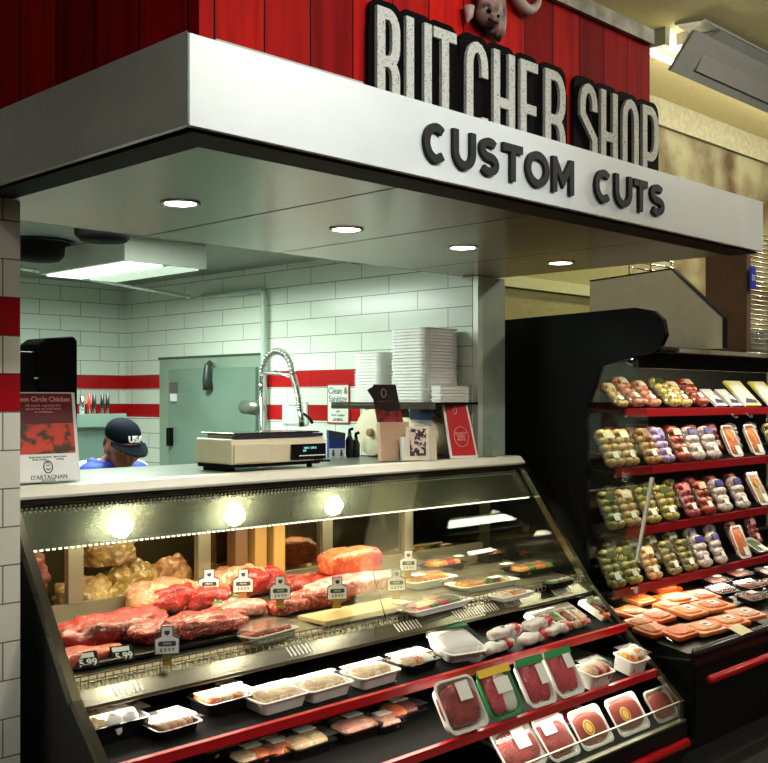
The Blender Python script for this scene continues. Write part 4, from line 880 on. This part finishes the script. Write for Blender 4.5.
text('small_print', 'Recipe ideas and more   tips for home\nat the counter              cooking', .009, INK, t, (0,-.0065,.085))
text('maker', "D'ARTAGNAN", .021, INK, t, (.0,-.0065,.019))
MB().tube([(.016*math.cos(k*math.pi/10)-.002, -.007, .055+.021*math.sin(k*math.pi/10)) for k in range(21)], .0018, 6).build('oval_mark', INK, t, True)
MB().strokes([[(-.010,.050),(-.002,.044),(.006,.050)],[(-.008,.060),(.004,.060)],[(-.008,.066),(-.002,.072),(.004,.066)]], .003, .0008, Matrix.Translation((0,-.0072,0))).build('oval_motif', INK, t)
MB().box(-.03,.02,-.035,.03,-.0005,.004).box(-.03,.02,-.010,-.0065,.004,.014).build('clear_foot', ACRY, t, rot=(R(8),0,0))
# black machine behind the poster
t = thing('label_printer', 'tall black machine with a rounded lid standing behind the chicken poster', 'machine', (1.90,3.62,CT))
MB().box(-.13,.045,-.08,.10,0,.455).build('body', BLACK, t, bevel=.006)
MB().prism([(-.085,.10),(-.06,.10),(.085,.515),(.088,.50),(.088,0),(-.085,0)] if False else [(-.06,0),(.09,0),(.09,.50),(.075,.515),(-.03,.505),(-.06,.48)], -.10, .06, 'Y').build('lid', BLACKM, t, bevel=.008)
MB().tube([(-.075,-.086,.36),(-.02,-.09,.362)], .005, 8).build('handle', CHROME, t, True)
# scale
t = thing('counter_scale', 'cream deli scale with a black display and steel platter on the counter', 'scale', (2.80,3.46,CT)); t.scale = (.76,.80,1.0)
SCR = mk('scale_body', rgb(226,214,180), .4)
MB().prism([(-.145,.028),(-.15,.10),(-.14,.128),(.15,.128),(.16,.03)], -.325, .325).build('body', SCR, t, bevel=.006)
MB().box(-.315,-.09,-.158,-.146,.035,.108).build('printer_door', SCR, t, bevel=.002)
MB().box(-.315,-.3,-.1,.1,.0,.028).box(-.32,.30,-.13,.14,.014,.0279).build('base', BLACKM, t)
for x in (-.27,.27): MB().lathe([(.0,0),(.018,0),(.014,.014),(0,.014)],12,Matrix.Translation((x,-.08,0))).build('foot', BLACK, t)
MB().prism([(-.1605,.035),(-.1605,.100),(-.151,.100),(-.1465,.035)], .07, .318).build('display', BLACK, t)
for i, z in enumerate((.083,.072)): text('readout', ['TARE 0   0.00 LB','0.00'][i], .013, mk('readout', (.2,.6,.6), emit=1.0), t, ([.20,.16][i],-.161,z))
MB().box(.12,.31,-.163,-.161,.050,.054).build('key_row', LAB, t)
MB().box(-.30,.30,-.13,.14,.145,.152).box(-.28,.28,-.10,.11,.129,.1449).build('platter', STEEL, t, bevel=.003)
MB().box(-.31,.31,-.145,-.131,.130,.144).build('platter_edge', mk('platter_edge_dark', (.10,.08,.12), .3, .6), t)  # dark strip along the front, just under the platter
MB().box(.24,.34,-.172,-.15,.022,.030).build('side_lever', BLACK, t)
# brochures and red sign
DBR = paint((40,22,18))
t = thing('brochure_stand', 'dark brown leaflet with a small logo standing in a beige holder', 'brochure', (3.52,3.44,CT), (R(-6),0,R(-14)))
MB().prism([(-.085,.33),(-.055,.345),(-.05,.355),(.07,.355),(.10,.18),(-.04,.18),(-.055,.285)], -.004, 0, 'Y').build('dark_top', DBR, t)
MB().prism([(-.04,.179),(.10,.179),(.088,.235),(.02,.228),(-.045,.245)], -.006, -.0042, 'Y').build('red_part', mk('red_food', (.40,.02,.02), .4, vs=40, c2=(.10,.01,.01)), t)
MB().prism([(-.045,.0),(.11,.0),(.115,.178),(-.045,.178)], -.03, 0, 'Y').build('holder', paint((196,160,130)), t)
MB().tube([(.013*math.cos(k*math.pi/8), -.006, .315+.019*math.sin(k*math.pi/8)) for k in range(17)], .002, 6).build('logo', paint((200,190,180)), t, True)
text('line', 'PRIME MEATS', .013, paint((130,90,80)), t, (.01,-.005,.275))
t = thing('pattern_card', 'cream card with a dark swirling pattern in front of the beige holder', 'card', (3.62,3.36,CT), (R(-8),0,R(-22)))
MB().box(-.07,.07,-.03,0,0,.11).build('holder', WHITE, t, bevel=.003)
MB().prism([(-.065,.0),(.055,.0),(.07,.155),(-.045,.155)], -.034, -.031, 'Y').build('card', paint((232,220,200)), t)
MB().prism([(-.035,.02),(.045,.02),(.055,.145),(-.03,.145)], -.036, -.0345, 'Y').build('pattern', mk('swirl', (.75,.62,.50), .5, vs=42, c2=(.04,.01,.015), lo=.47, hi=.52), t)
MB().box(.071,.105,-.03,-.026,.0,.10).build('side_leaflet', paint((220,206,180)), t)
t = thing('leaflet', 'blue and tan leaflet between the pattern card and the red sign', 'brochure', (3.79,3.44,CT), (R(-6),0,R(-10)))
MB().prism([(-.05,.0),(.045,.0),(.05,.235),(-.085,.24)], -.004, 0, 'Y').build('sheet', mk('leaflet_blue', rgb(150,170,185), .4, vs=9, c2=rgb(214,206,180)), t)
MB().prism([(-.084,.19),(.048,.185),(.05,.235),(-.085,.24)], -.006, -.0042, 'Y').build('heading_band', paint((70,90,120)), t)
t = thing('red_sign', 'red countertop sign in a white border near the steel corner post', 'sign', (3.945,3.34,CT), (R(-12),0,R(-14)))
MB().prism([(-.075,.0),(.09,.0),(.06,.29),(-.085,.295)], -.004, 0, 'Y').build('border', LAB, t)
RS = paint((196,22,28))
MB().prism([(-.062,.012),(.078,.012),(.051,.278),(-.073,.282)], -.006, -.0042, 'Y').build('face', RS, t)
PW = paint((235,190,180))
MB().tube([(.002+.042*math.cos(k*math.pi/12), -.007, .105+.050*math.sin(k*math.pi/12)) for k in range(25)], .0013, 6).build('round_seal', PW, t, True)
text('seal_text', 'QUALITY\nFRESH\nMEATS', .017, PW, t, (.002,-.0068,.105))
MB().tube([(-.018+.010*math.cos(k*math.pi/6), -.007, .235+.018*math.sin(k*math.pi/6)) for k in range(13)], .002, 6).build('emblem', PW, t, True)
t = thing('acrylic_holder', 'small clear acrylic holder beside the steel corner post', 'holder', (4.13,3.32,CT), (0,0,R(-12)))
MB().box(-.03,.03,-.02,-.017,0,.08).box(-.03,.03,.017,.02,0,.10).box(-.03,.03,-.017,.017,0,.004).build('holder', ACRY, t)
# ================================================================ PACKS IN THE BLACK CASE
def cmat(c, rough=.35, c2=None): return mk('pk_%d_%d_%d' % c, rgb(*c), rough, coat=.4, vs=38, c2=rgb(*c2) if c2 else None, var=.25)
protos = {}
def lump_pack(key, c, c2, cols, rows, w, h, labc):
    if key in protos: return None
    t = thing('snack_pack', '', 'package'); rnd = random.Random(len(protos)+3); m = MB()
    for r_ in range(rows):
        for q in range(cols):
            x = -w/2+w*(q+.5)/cols; y = h*(r_+.5)/rows
            m.ell((x+rnd.uniform(-.003,.003), y, .022+rnd.uniform(-.003,.003)), (w/cols*.56, h/rows*.58, .024), 2)
    for q in range(3): m.ell((-w/2+.01, h*(q+.5)/3, .012), (.012,.02,.014), 2)
    m.build('contents', cmat(c, .3, c2), t, True)
    MB().ell((0,h*.5,.016), (w*.54,h*.52,.014), 3, pw=4).build('wrapper', glassy('wrap', (.9,.9,.86), .12, 2.2, .1) if 'wrap' not in MATS else MATS['wrap'], t, True)
    MB().box(-w*.34,w*.34,h*.72,h*.92,.043,.046).build('top_label', cmat(labc), t, rot=(0,0,0))
    MB().box(-w*.28,w*.1,h*.16,h*.34,.045,.0475).build('price_label', LAB, t)
    protos[key] = [t, False]
KINDS = {'cream':((214,186,130),(176,128,60),(232,222,190)), 'gold':((206,160,80),(150,92,36),(150,70,40)), 'pinkish':((214,150,120),(160,70,50),(236,220,190)),
 'yellowgreen':((196,184,96),(130,120,50),(70,90,40)), 'olive':((170,160,90),(80,80,40),(60,70,40)), 'rust':((180,80,44),(110,36,24),(230,190,160)),
 'rose':((190,90,90),(110,30,34),(224,130,130)), 'white':((222,216,206),(170,150,150),(60,50,130)), 'lilac':((190,170,200),(120,100,170),(90,80,170))}
for k, (c, c2, lc) in KINDS.items(): lump_pack(k, c, c2, 2 if k not in ('white',) else 1, 5 if k not in ('white','rust') else 4, .105, .175, lc)
def put_lump(key, x, y, z, lean, rot, label, group, s=1):
    t, used = protos[key]
    if used: o = copy_thing(t, (x,y,z), (R(lean),0,R(rot)), label, group)
    else: o = t; protos[key][1] = True; o.location = (x,y,z); o.rotation_euler = (R(lean),0,R(rot)); o['label'] = label; o['group'] = group
    o.scale = (s,s,s)
shelf_names = ['top shelf','second shelf','third shelf','fourth shelf']
ordn = ['leftmost']+[q+' from left' for q in ('second','third','fourth','fifth','sixth','seventh','eighth','ninth','tenth')]
CNAME = {'cream':'cream','gold':'golden','pinkish':'peach-pink','yellowgreen':'yellow-green','olive':'olive','rust':'rust-orange','rose':'rose-red','white':'white','lilac':'lilac'}
YW = mk('yellow_card', (.80,.72,.12), .35, vs=9, c2=(.82,.82,.74), lo=.42, hi=.52, coat=.4)
BLW = mk('white_blue_pack', (.78,.78,.78), .3, vs=30, c2=(.16,.17,.36), lo=.62, hi=.66, coat=.4)
def card_pack(x, y, z, lean, label, group, w=.14, h=.19, m=YW):
    t = thing('card_pack', label, 'package', (x,y,z), (R(lean),0,0), group)
    MB().box(-w/2,w/2,0,h,0,.018).build('pack', m, t, bevel=.003)
    MB().box(-w*.3,w*.12,h*.5,h*.78,.0185,.0205).build('label', LAB, t)
    MB().strokes([arc(-.01,h*.64,.022,.018,0,330,12)], .005, .0008, Matrix.Translation((0,0,.021)) @ Matrix.Rotation(R(90),4,'X') @ Matrix.Scale(-1,4,(0,1,0))).build('swirl_print', INK, t)
    MB().prism([(-w*.4,.02),(w*.4,.02),(w*.4,.045),(-w*.1,.06)], .0185, .0195, 'Z').build('dark_print', paint((50,50,90)), t); return t
def ytray(x, y, z, lean, label, group, w=.15, h=.2, ms=SALM, ring=True, tm=FOAM):
    t = tray_pack(label, 'tray', (x,y,z), w, h, .025, tm, [ms], 0, lean, n=1, mh=.55, lab=(.1,.2,.05,.05), group=group, roundl=(-.1,.66,mk('orange_ring', (.80,.30,.05), .4)) if ring else None)
    return t
rows = [
 [('cream',620,.8),('pinkish',636,1),('pinkish',652,.9),('yellowgreen',672,1),('cream',684,.9),('rust',700,1),('card_w',720,1),('card_w',735,1),('card',751,1),('card',775,1)],
 [('cream',612,1),('cream',628,1),('gold',650,1),('lilac',664,1),('rust',681,1),('white',696,1),('white',712,1),('tray',734,1),('tray',756,1),('olive',776,1)],
 [('olive',613,1),('cream',630,1),('yellowgreen',650,1),('yellowgreen',668,1),('rose',690,1),('rust',706,1),('white',723,1),('white',741,1),('ptray',762,1)],
 [('olive',614,1),('yellowgreen',631,1),('cream',652,.9),('olive',672,.95),('olive',688,.9),('white',703,.95),('white',719,.95),('btray',742,1),('gtray',762,.9)]]
for si, row in enumerate(rows):
    y, z, k, dd = SH[si]
    for j, (kind, u, s_) in enumerate(row):
        X = atY(u, 450, y+.02).x; g = 'packs in the front row of the %s of the black case' % shelf_names[si]
        where = 'on black case\'s %s, %s' % (shelf_names[si], ordn[j])
        lean = 44 if si == 0 else 62
        base = (X, y+.012, z+.008)
        if kind in KINDS: put_lump(kind, *base, lean, random.uniform(-5,5), '%s lumpy pack %s' % (CNAME[kind], where), g, s_*1.14)
        elif kind == 'card': card_pack(*base, 46, 'yellow and white card pack %s' % where, g, .21, .21)
        elif kind == 'card_w': card_pack(*base, 40, 'white and blue pack %s' % where, g, .13, .15, BLW)
        elif kind == 'tray': ytray(*base, 66, 'orange-ringed meat tray %s' % where, g, .14, .20)
        elif kind == 'ptray': ytray(*base, 62, 'tall white tray with a brown ring label %s' % where, g, .14, .22, PALE)
        elif kind == 'btray': ytray(*base, 68, 'white tray of salmon with a blue label %s' % where, g, .14, .20, SALM, False)
        elif kind == 'gtray': ytray(*base, 30, 'green salad tray %s' % where, g, .14, .14, GREEN, False)
    # second row behind
    for j in range(8):
        kk = [['olive','pinkish','rust','white'],['gold','rust','rose','white'],['olive','yellowgreen','rose','rose'],['olive','olive','white','rose']][si][j//2]
        X = atY(616+j*20, 450, y+.15).x
        if si: put_lump(kk, X, y+.155, z+.035, 66, random.uniform(-6,6), '%s lumpy pack, back row of black case\'s %s, %s' % (CNAME[kk], shelf_names[si], ordn[j]), 'packs in the back row of the %s of the black case' % shelf_names[si], 1.0)
# ---- deck of orange packs and black trays
def flat_pack(label, u, v, w, d, mat, topm, rot, lift=0, lab=True, group='flat orange packs in the lower well'):
    w *= 1.22; d *= 1.25; lift += .004*(int(u) % 3)
    p = atS(u, v, DK2); t = thing('flat_pack', label, 'package', (p.x,p.y,p.z+.004+lift), (R(9.6),0,R(rot)), group)
    r_ = .02; pts = []
    for (cx, cy, a0) in ((1,1,0),(-1,1,90),(-1,-1,180),(1,-1,270)):
        for i in range(4):
            a = R(a0+30*i); pts.append((cx*(w/2-r_)+r_*math.cos(a), cy*(d/2-r_)+r_*math.sin(a)))
    MB().prism(pts, 0, .022, 'Z').build('pack', mat, t, bevel=.005)
    MB().ell((0,0,.020), (w*.40,d*.38,.012), 3, amp=.003, sc_=30, seed=u, pw=3.5).build('contents', topm, t, True)
    if lab: MB().box(-.03,.03,-.022,.022,.033,.0345).build('label', LAB, t); MB().box(-.02,.012,-.008,.012,.0346,.0352).build('label_print', paint((70,80,120)), t)
ORG = mk('orange_pack', (.70,.10,.010), .35, coat=.3, vs=20, var=.35)
ORL = mk('orange_light', (.78,.26,.07), .4, coat=.3, vs=20, var=.2)
ORM = meat('orange_mix', (.72,.15,.02), (.45,.06,.01), (.82,.46,.12), .6, 40)
fl = [(630,592,.15,.11,ORG,ORM,5,0),(662,592,.17,.11,ORG,ORM,-8,0),(640,603,.15,.10,ORL,ORM,0,0),(676,605,.19,.12,ORG,ORL,-6,.012),(700,602,.17,.12,ORG,ORM,-10,.012),
 (632,617,.16,.11,ORG,ORM,6,0),(656,621,.16,.11,ORG,ORM,0,.0),(688,618,.16,.11,ORL,ORL,-4,.014),(712,612,.20,.11,ORL,ORM,-6,.014),(745,620,.17,.11,ORL,ROSE,-8,.010),
 (652,634,.17,.10,ORG,ORM,4,0),(680,637,.19,.10,ORG,ORM,0,0),(705,633,.20,.11,ORL,ORL,-6,.010),(728,628,.18,.11,ORG,ORL,-8,.010),(640,628,.14,.09,ORM,ORM,0,.004),(668,611,.14,.10,ORM,ORM,8,.0)]
where2 = ['at the back left corner','at the back, second from the left','in the second row, leftmost','with a red cover near the back','in the second row, third from the left','by the glass end, upper one','left of the centre','in the middle of the well, pale one','long pale one right of the middle','with a rosy top by the black trays',
 'front row by the slanted rail','front row, second from the left','front row, pale with a white label','front row, rightmost by the black trays','small and ruffled by the glass end','half hidden in the middle of the well']
for i, (u, v, w, d, m, tm, r_, l) in enumerate(fl):
    flat_pack('flat orange meat pack in the lower well, '+where2[i], u, v, w, d, m, tm, r_, l, lab=(i in (4,7,8,12,13,9,3)))
DM = meat('dim_meat', (.25,.04,.04), (.10,.01,.01), (.35,.2,.2), .4, 20)
for i, (u, v) in enumerate(((722,597),(752,604),(716,587),(750,592),(775,590),(778,602),(738,580),(770,578))):
    tray_pack('black tray of dark meat in the well, '+['nearest the orange packs','in the front row, second','behind the nearest one','in the middle row by the orange packs','middle row at the frame edge','front row at the frame edge','back row, left one','back row, right one'][i], 'tray', atS(u,v,DK2)+Vector((0,-.05,.004)), .19, .12, .03, BLKT, [DM], -4, 9.6, n=2, mh=.6, lab=(.2,.7,.07,.04), labm=mk('grey_label', (.45,.47,.45), .5), group='black trays in the lower well')
p = atS(750, 640, DK2)
tag(MB().prism([(-.07,0),(-.02,.004),(.05,.002),(.07,-.012),(.07,-.014),(.05,0),(-.02,.002),(-.07,-.002)], -.05, .03, 'Y').build('paper_tag', mk('curled_paper', rgb(214,206,170), .6), loc=(p.x,2.44,.515), rot=(R(20),0,0)), 'curled cream price paper lying over the rail of the lower well', 'price tag')
# ================================================================ PERSON
def skin_mesh(verts, edges, radii, root=0, sub=1):
    me = bpy.data.meshes.new('skinsrc'); me.from_pydata([tuple(v) for v in verts], edges, [])
    o = bpy.data.objects.new('skinsrc', me); col.objects.link(o)
    m = o.modifiers.new('k', 'SKIN'); m.use_smooth_shade = True
    if not me.skin_vertices: return None
    for i, r_ in enumerate(radii):
        me.skin_vertices[0].data[i].radius = (r_, r_) if not isinstance(r_, tuple) else r_
        me.skin_vertices[0].data[i].use_root = (i == root)
    s_ = o.modifiers.new('s', 'SUBSURF'); s_.levels = sub; s_.render_levels = sub
    dg = bpy.context.evaluated_depsgraph_get(); dg.update()
    ev = o.evaluated_get(dg); m2 = bpy.data.meshes.new_from_object(ev); vs = [v.co.copy() for v in m2.vertices]; fs = [tuple(p.vertices) for p in m2.polygons]
    bpy.data.objects.remove(o); return vs, fs
PX, PY = 2.875, 4.76
per = thing('person', 'person in a dark USA cap, blue collar and white shirt bending behind the counter', 'person', (PX,PY,0), (0,0,R(-2)))
# local: facing -y
J = dict(pel=(0,.10,.95), sp=(0,.09,1.10), ch=(0,.02,1.25), nk=(0,-.03,1.325), hd=(0,-.07,1.38),
 lh=(.09,.10,.90), lk=(.10,.06,.50), la=(.10,.12,.09), lt=(.11,-.06,.035), rh=(-.09,.10,.90), rk=(-.10,.05,.50), ra=(-.10,.12,.09), rt=(-.11,-.06,.035),
 ls=(.175,.03,1.265), le=(.24,-.06,1.02), lw=(.15,-.28,.99), lp=(.13,-.34,.975), rs=(-.175,.03,1.265), re=(-.24,-.06,1.02), rw=(-.15,-.28,.99), rp=(-.13,-.34,.975))
order = list(J); ix = {k: i for i, k in enumerate(order)}
E_ = [('pel','sp'),('sp','ch'),('ch','nk'),('nk','hd'),('pel','lh'),('lh','lk'),('lk','la'),('la','lt'),('pel','rh'),('rh','rk'),('rk','ra'),('ra','rt'),('ch','ls'),('ls','le'),('le','lw'),('lw','lp'),('ch','rs'),('rs','re'),('re','rw'),('rw','rp')]
rad = dict(pel=.13, sp=.125, ch=.13, nk=.058, hd=.06, lh=.095, lk=.06, la=.042, lt=.035, rh=.095, rk=.06, ra=.042, rt=.035, ls=.062, le=.042, lw=.028, lp=.034, rs=.062, re=.042, rw=.028, rp=.034)
body = MB()
r0 = skin_mesh([J[k] for k in order], [(ix[a], ix[b]) for a, b in E_], [rad[k] for k in order], 0, 2)
if r0: body.add(*r0)
for sgn in (1, -1):                         # five bent fingers per hand
    base = Vector((sgn*.13,-.35,.972))
    for q, (dx, L_, r_) in enumerate(((-.030,.075,.0085),(-.010,.085,.009),(.010,.080,.0085),(.028,.062,.0075))):
        b0 = base+Vector((sgn*dx,.0,0)); body.tube([b0+Vector((0,.03,0)), b0+Vector((0,-.02,-.002)), b0+Vector((0,-.02-L_*.4,-.012)), b0+Vector((0,-.02-L_*.7,-.035))], [r_*1.2,r_*1.1,r_,r_*.75], 8)
    b0 = base+Vector((-sgn*.03,.02,0)); body.tube([b0, b0+Vector((-sgn*.025,-.02,-.005)), b0+Vector((-sgn*.03,-.05,-.02))], [.013,.011,.008], 8)
HC = Vector((0,-.115,1.415)); HR = Matrix.Translation(HC) @ Matrix.Rotation(R(22),4,'X')
body.ell((0,.012,.025), (.076,.096,.098), 4, HR, pw=2.1)
body.ell((0,-.030,-.045), (.058,.062,.070), 3, HR); body.ell((0,-.058,-.085), (.034,.03,.026), 3, HR)
body.ell((0,-.092,-.022), (.014,.020,.024), 2, HR); body.ell((0,-.105,-.034), (.017,.013,.010), 2, HR)
for s_ in (-1, 1):
    body.ell((s_*.076,.015,-.02), (.011,.020,.032), 2, HR); body.ell((s_*.045,-.052,-.035), (.026,.024,.026), 2, HR); body.ell((s_*.03,-.080,.016), (.026,.014,.009), 2, HR)
body.ell((0,-.088,-.060), (.024,.010,.006), 2, HR); body.ell((0,-.085,-.071), (.022,.010,.007), 2, HR)
SKN = mk('skin', rgb(196,124,96), .5, vs=12, var=.15)
bo = body.build('body', SKN, per, True)
rm = bo.modifiers.new('r', 'REMESH'); rm.mode = 'VOXEL'; rm.voxel_size = .007; rm.use_smooth_shade = True
sm = bo.modifiers.new('sm', 'SMOOTH'); sm.iterations = 2; sm.factor = .5
for s_ in (-1, 1):
    MB().ell((s_*.030,-.078,.000), (.012,.009,.008), 3, HR).build('eye', mk('eye_white', (.8,.78,.74), .2), per, True)
    MB().ell((s_*.030,-.086,-.001), (.005,.003,.005), 2, HR).build('pupil', INK, per, True)
HAIR = mk('hair', (.02,.014,.010), .5)
MB().ell((0,.030,-.006), (.080,.084,.060), 3, HR, amp=.003, sc_=60).build('hair', HAIR, per, True)
# cap
CAPM = mk('cap_navy', (.003,.006,.013), .85, spec=.1, bump=.2, bs=300)
cp = MB().ell((0,.018,.060), (.084,.100,.076), 4, HR, flat=-.02, pw=2.1).build('cap', CAPM, per, True)
bm_ = MB(); vs = []; fs = []
for j in range(5):
    for i in range(13):
        a = R(200+140*i/12); rr = .088+.014*j; x = math.cos(a)*(.088+.004*j); y = .01+math.sin(a)*rr*1.02-(.012*j*abs(math.sin(a))**2); z = .042-.0045*j*abs(math.sin(a))-.10*x*x*8*.1-.3*abs(x)**2
        vs.append((x,y,z))
for j in range(4):
    for i in range(12): fs.append((j*13+i, j*13+i+1, (j+1)*13+i+1, (j+1)*13+i))
br = bm_.add(vs, fs, HR).build('cap_brim', CAPM, per, True); so = br.modifiers.new('t', 'SOLIDIFY'); so.thickness = .004
q = HR @ Vector((.0,-.0895,.070))
text('cap_lettering', 'USA', .046, LAB, per, tuple(HR @ Vector((.006,-.098,.078))), (R(90+22-22),0,R(2)), depth=.004, bold=.0012)
# shirt, collar, apron, trousers
SHIRT = mk('white_shirt', (.62,.66,.66), .8, bump=.3, bs=30); BLUE = mk('blue_collar', (.02,.05,.42), .7, bump=.2, bs=40)
names = ['pel','sp','ch','ls','le','rs','re']
vv = [J['pel'],J['sp'],J['ch'],(0,-.02,1.29),J['ls'],J['le'],(.19,-.18,1.0),J['rs'],J['re'],(-.19,-.18,1.0)]
r1 = skin_mesh(vv, [(0,1),(1,2),(2,3),(2,4),(4,5),(5,6),(2,7),(7,8),(8,9)], [.15,.145,.15,.10,.078,.056,.048,.078,.056,.048], 0, 2)
if r1: MB().add(*r1).build('shirt', SHIRT, per, True)
r2 = skin_mesh([J['pel'],J['lh'],J['lk'],(.10,.11,.13),J['rh'],J['rk'],(-.10,.11,.13)], [(0,1),(1,2),(2,3),(0,4),(4,5),(5,6)], [.145,.112,.080,.07,.112,.080,.07], 0, 2)
if r2: MB().add(*r2).build('trousers', mk('dark_trousers', (.02,.02,.025), .8), per, True)
MB().tube([(.105*math.sin(a_), .0+(-.075 if abs(a_) < 1.2 else .0)*math.cos(a_)+(.06*(-math.cos(a_)) if abs(a_) > 1.57 else 0), 1.325-.018*math.cos(a_)*(1 if abs(a_) < 1.6 else -1.5)) for a_ in [(-3.1+6.2*k/20) for k in range(21)]], .034, 10).build('collar', BLUE, per, True)
MB().ell((.10,-.02,1.285),(.095,.10,.055),3).ell((-.10,-.02,1.285),(.095,.10,.055),3).build('vest', BLUE, per, True)
MB().ell((.10,-.10,.03),(.05,.13,.035),3,flat=-.028).build('shoe', BLACKM, per, True); MB().ell((-.10,-.10,.03),(.05,.13,.035),3,flat=-.028).build('shoe', BLACKM, per, True)
# store light from ceiling fixtures in front of the counter
for i, (x, y, e) in enumerate(((.0,-.2,34),(3.9,-1.0,115),(6.6,1.0,90))):
    light('store_lamp', 'POINT', (x,y,3.7), (0,0,0), e, (1,.97,.91), .05)
o = light('fascia_fill_spot', 'SPOT', (1.9,-.5,3.6), (0,0,0), 215, (.93,1,1), .12, ang=46, blend=1)  # added spot with no fixture, brightens the front of the fascia
o.rotation_euler = (Vector((2.05,2.0,2.42))-Vector((1.9,-.5,3.6))).to_track_quat('-Z','Y').to_euler()
w = bpy.data.worlds.new('world'); sc.world = w; w.use_nodes = True
w.node_tree.nodes['Background'].inputs[0].default_value = (.9,.85,.7,1); w.node_tree.nodes['Background'].inputs[1].default_value = .025
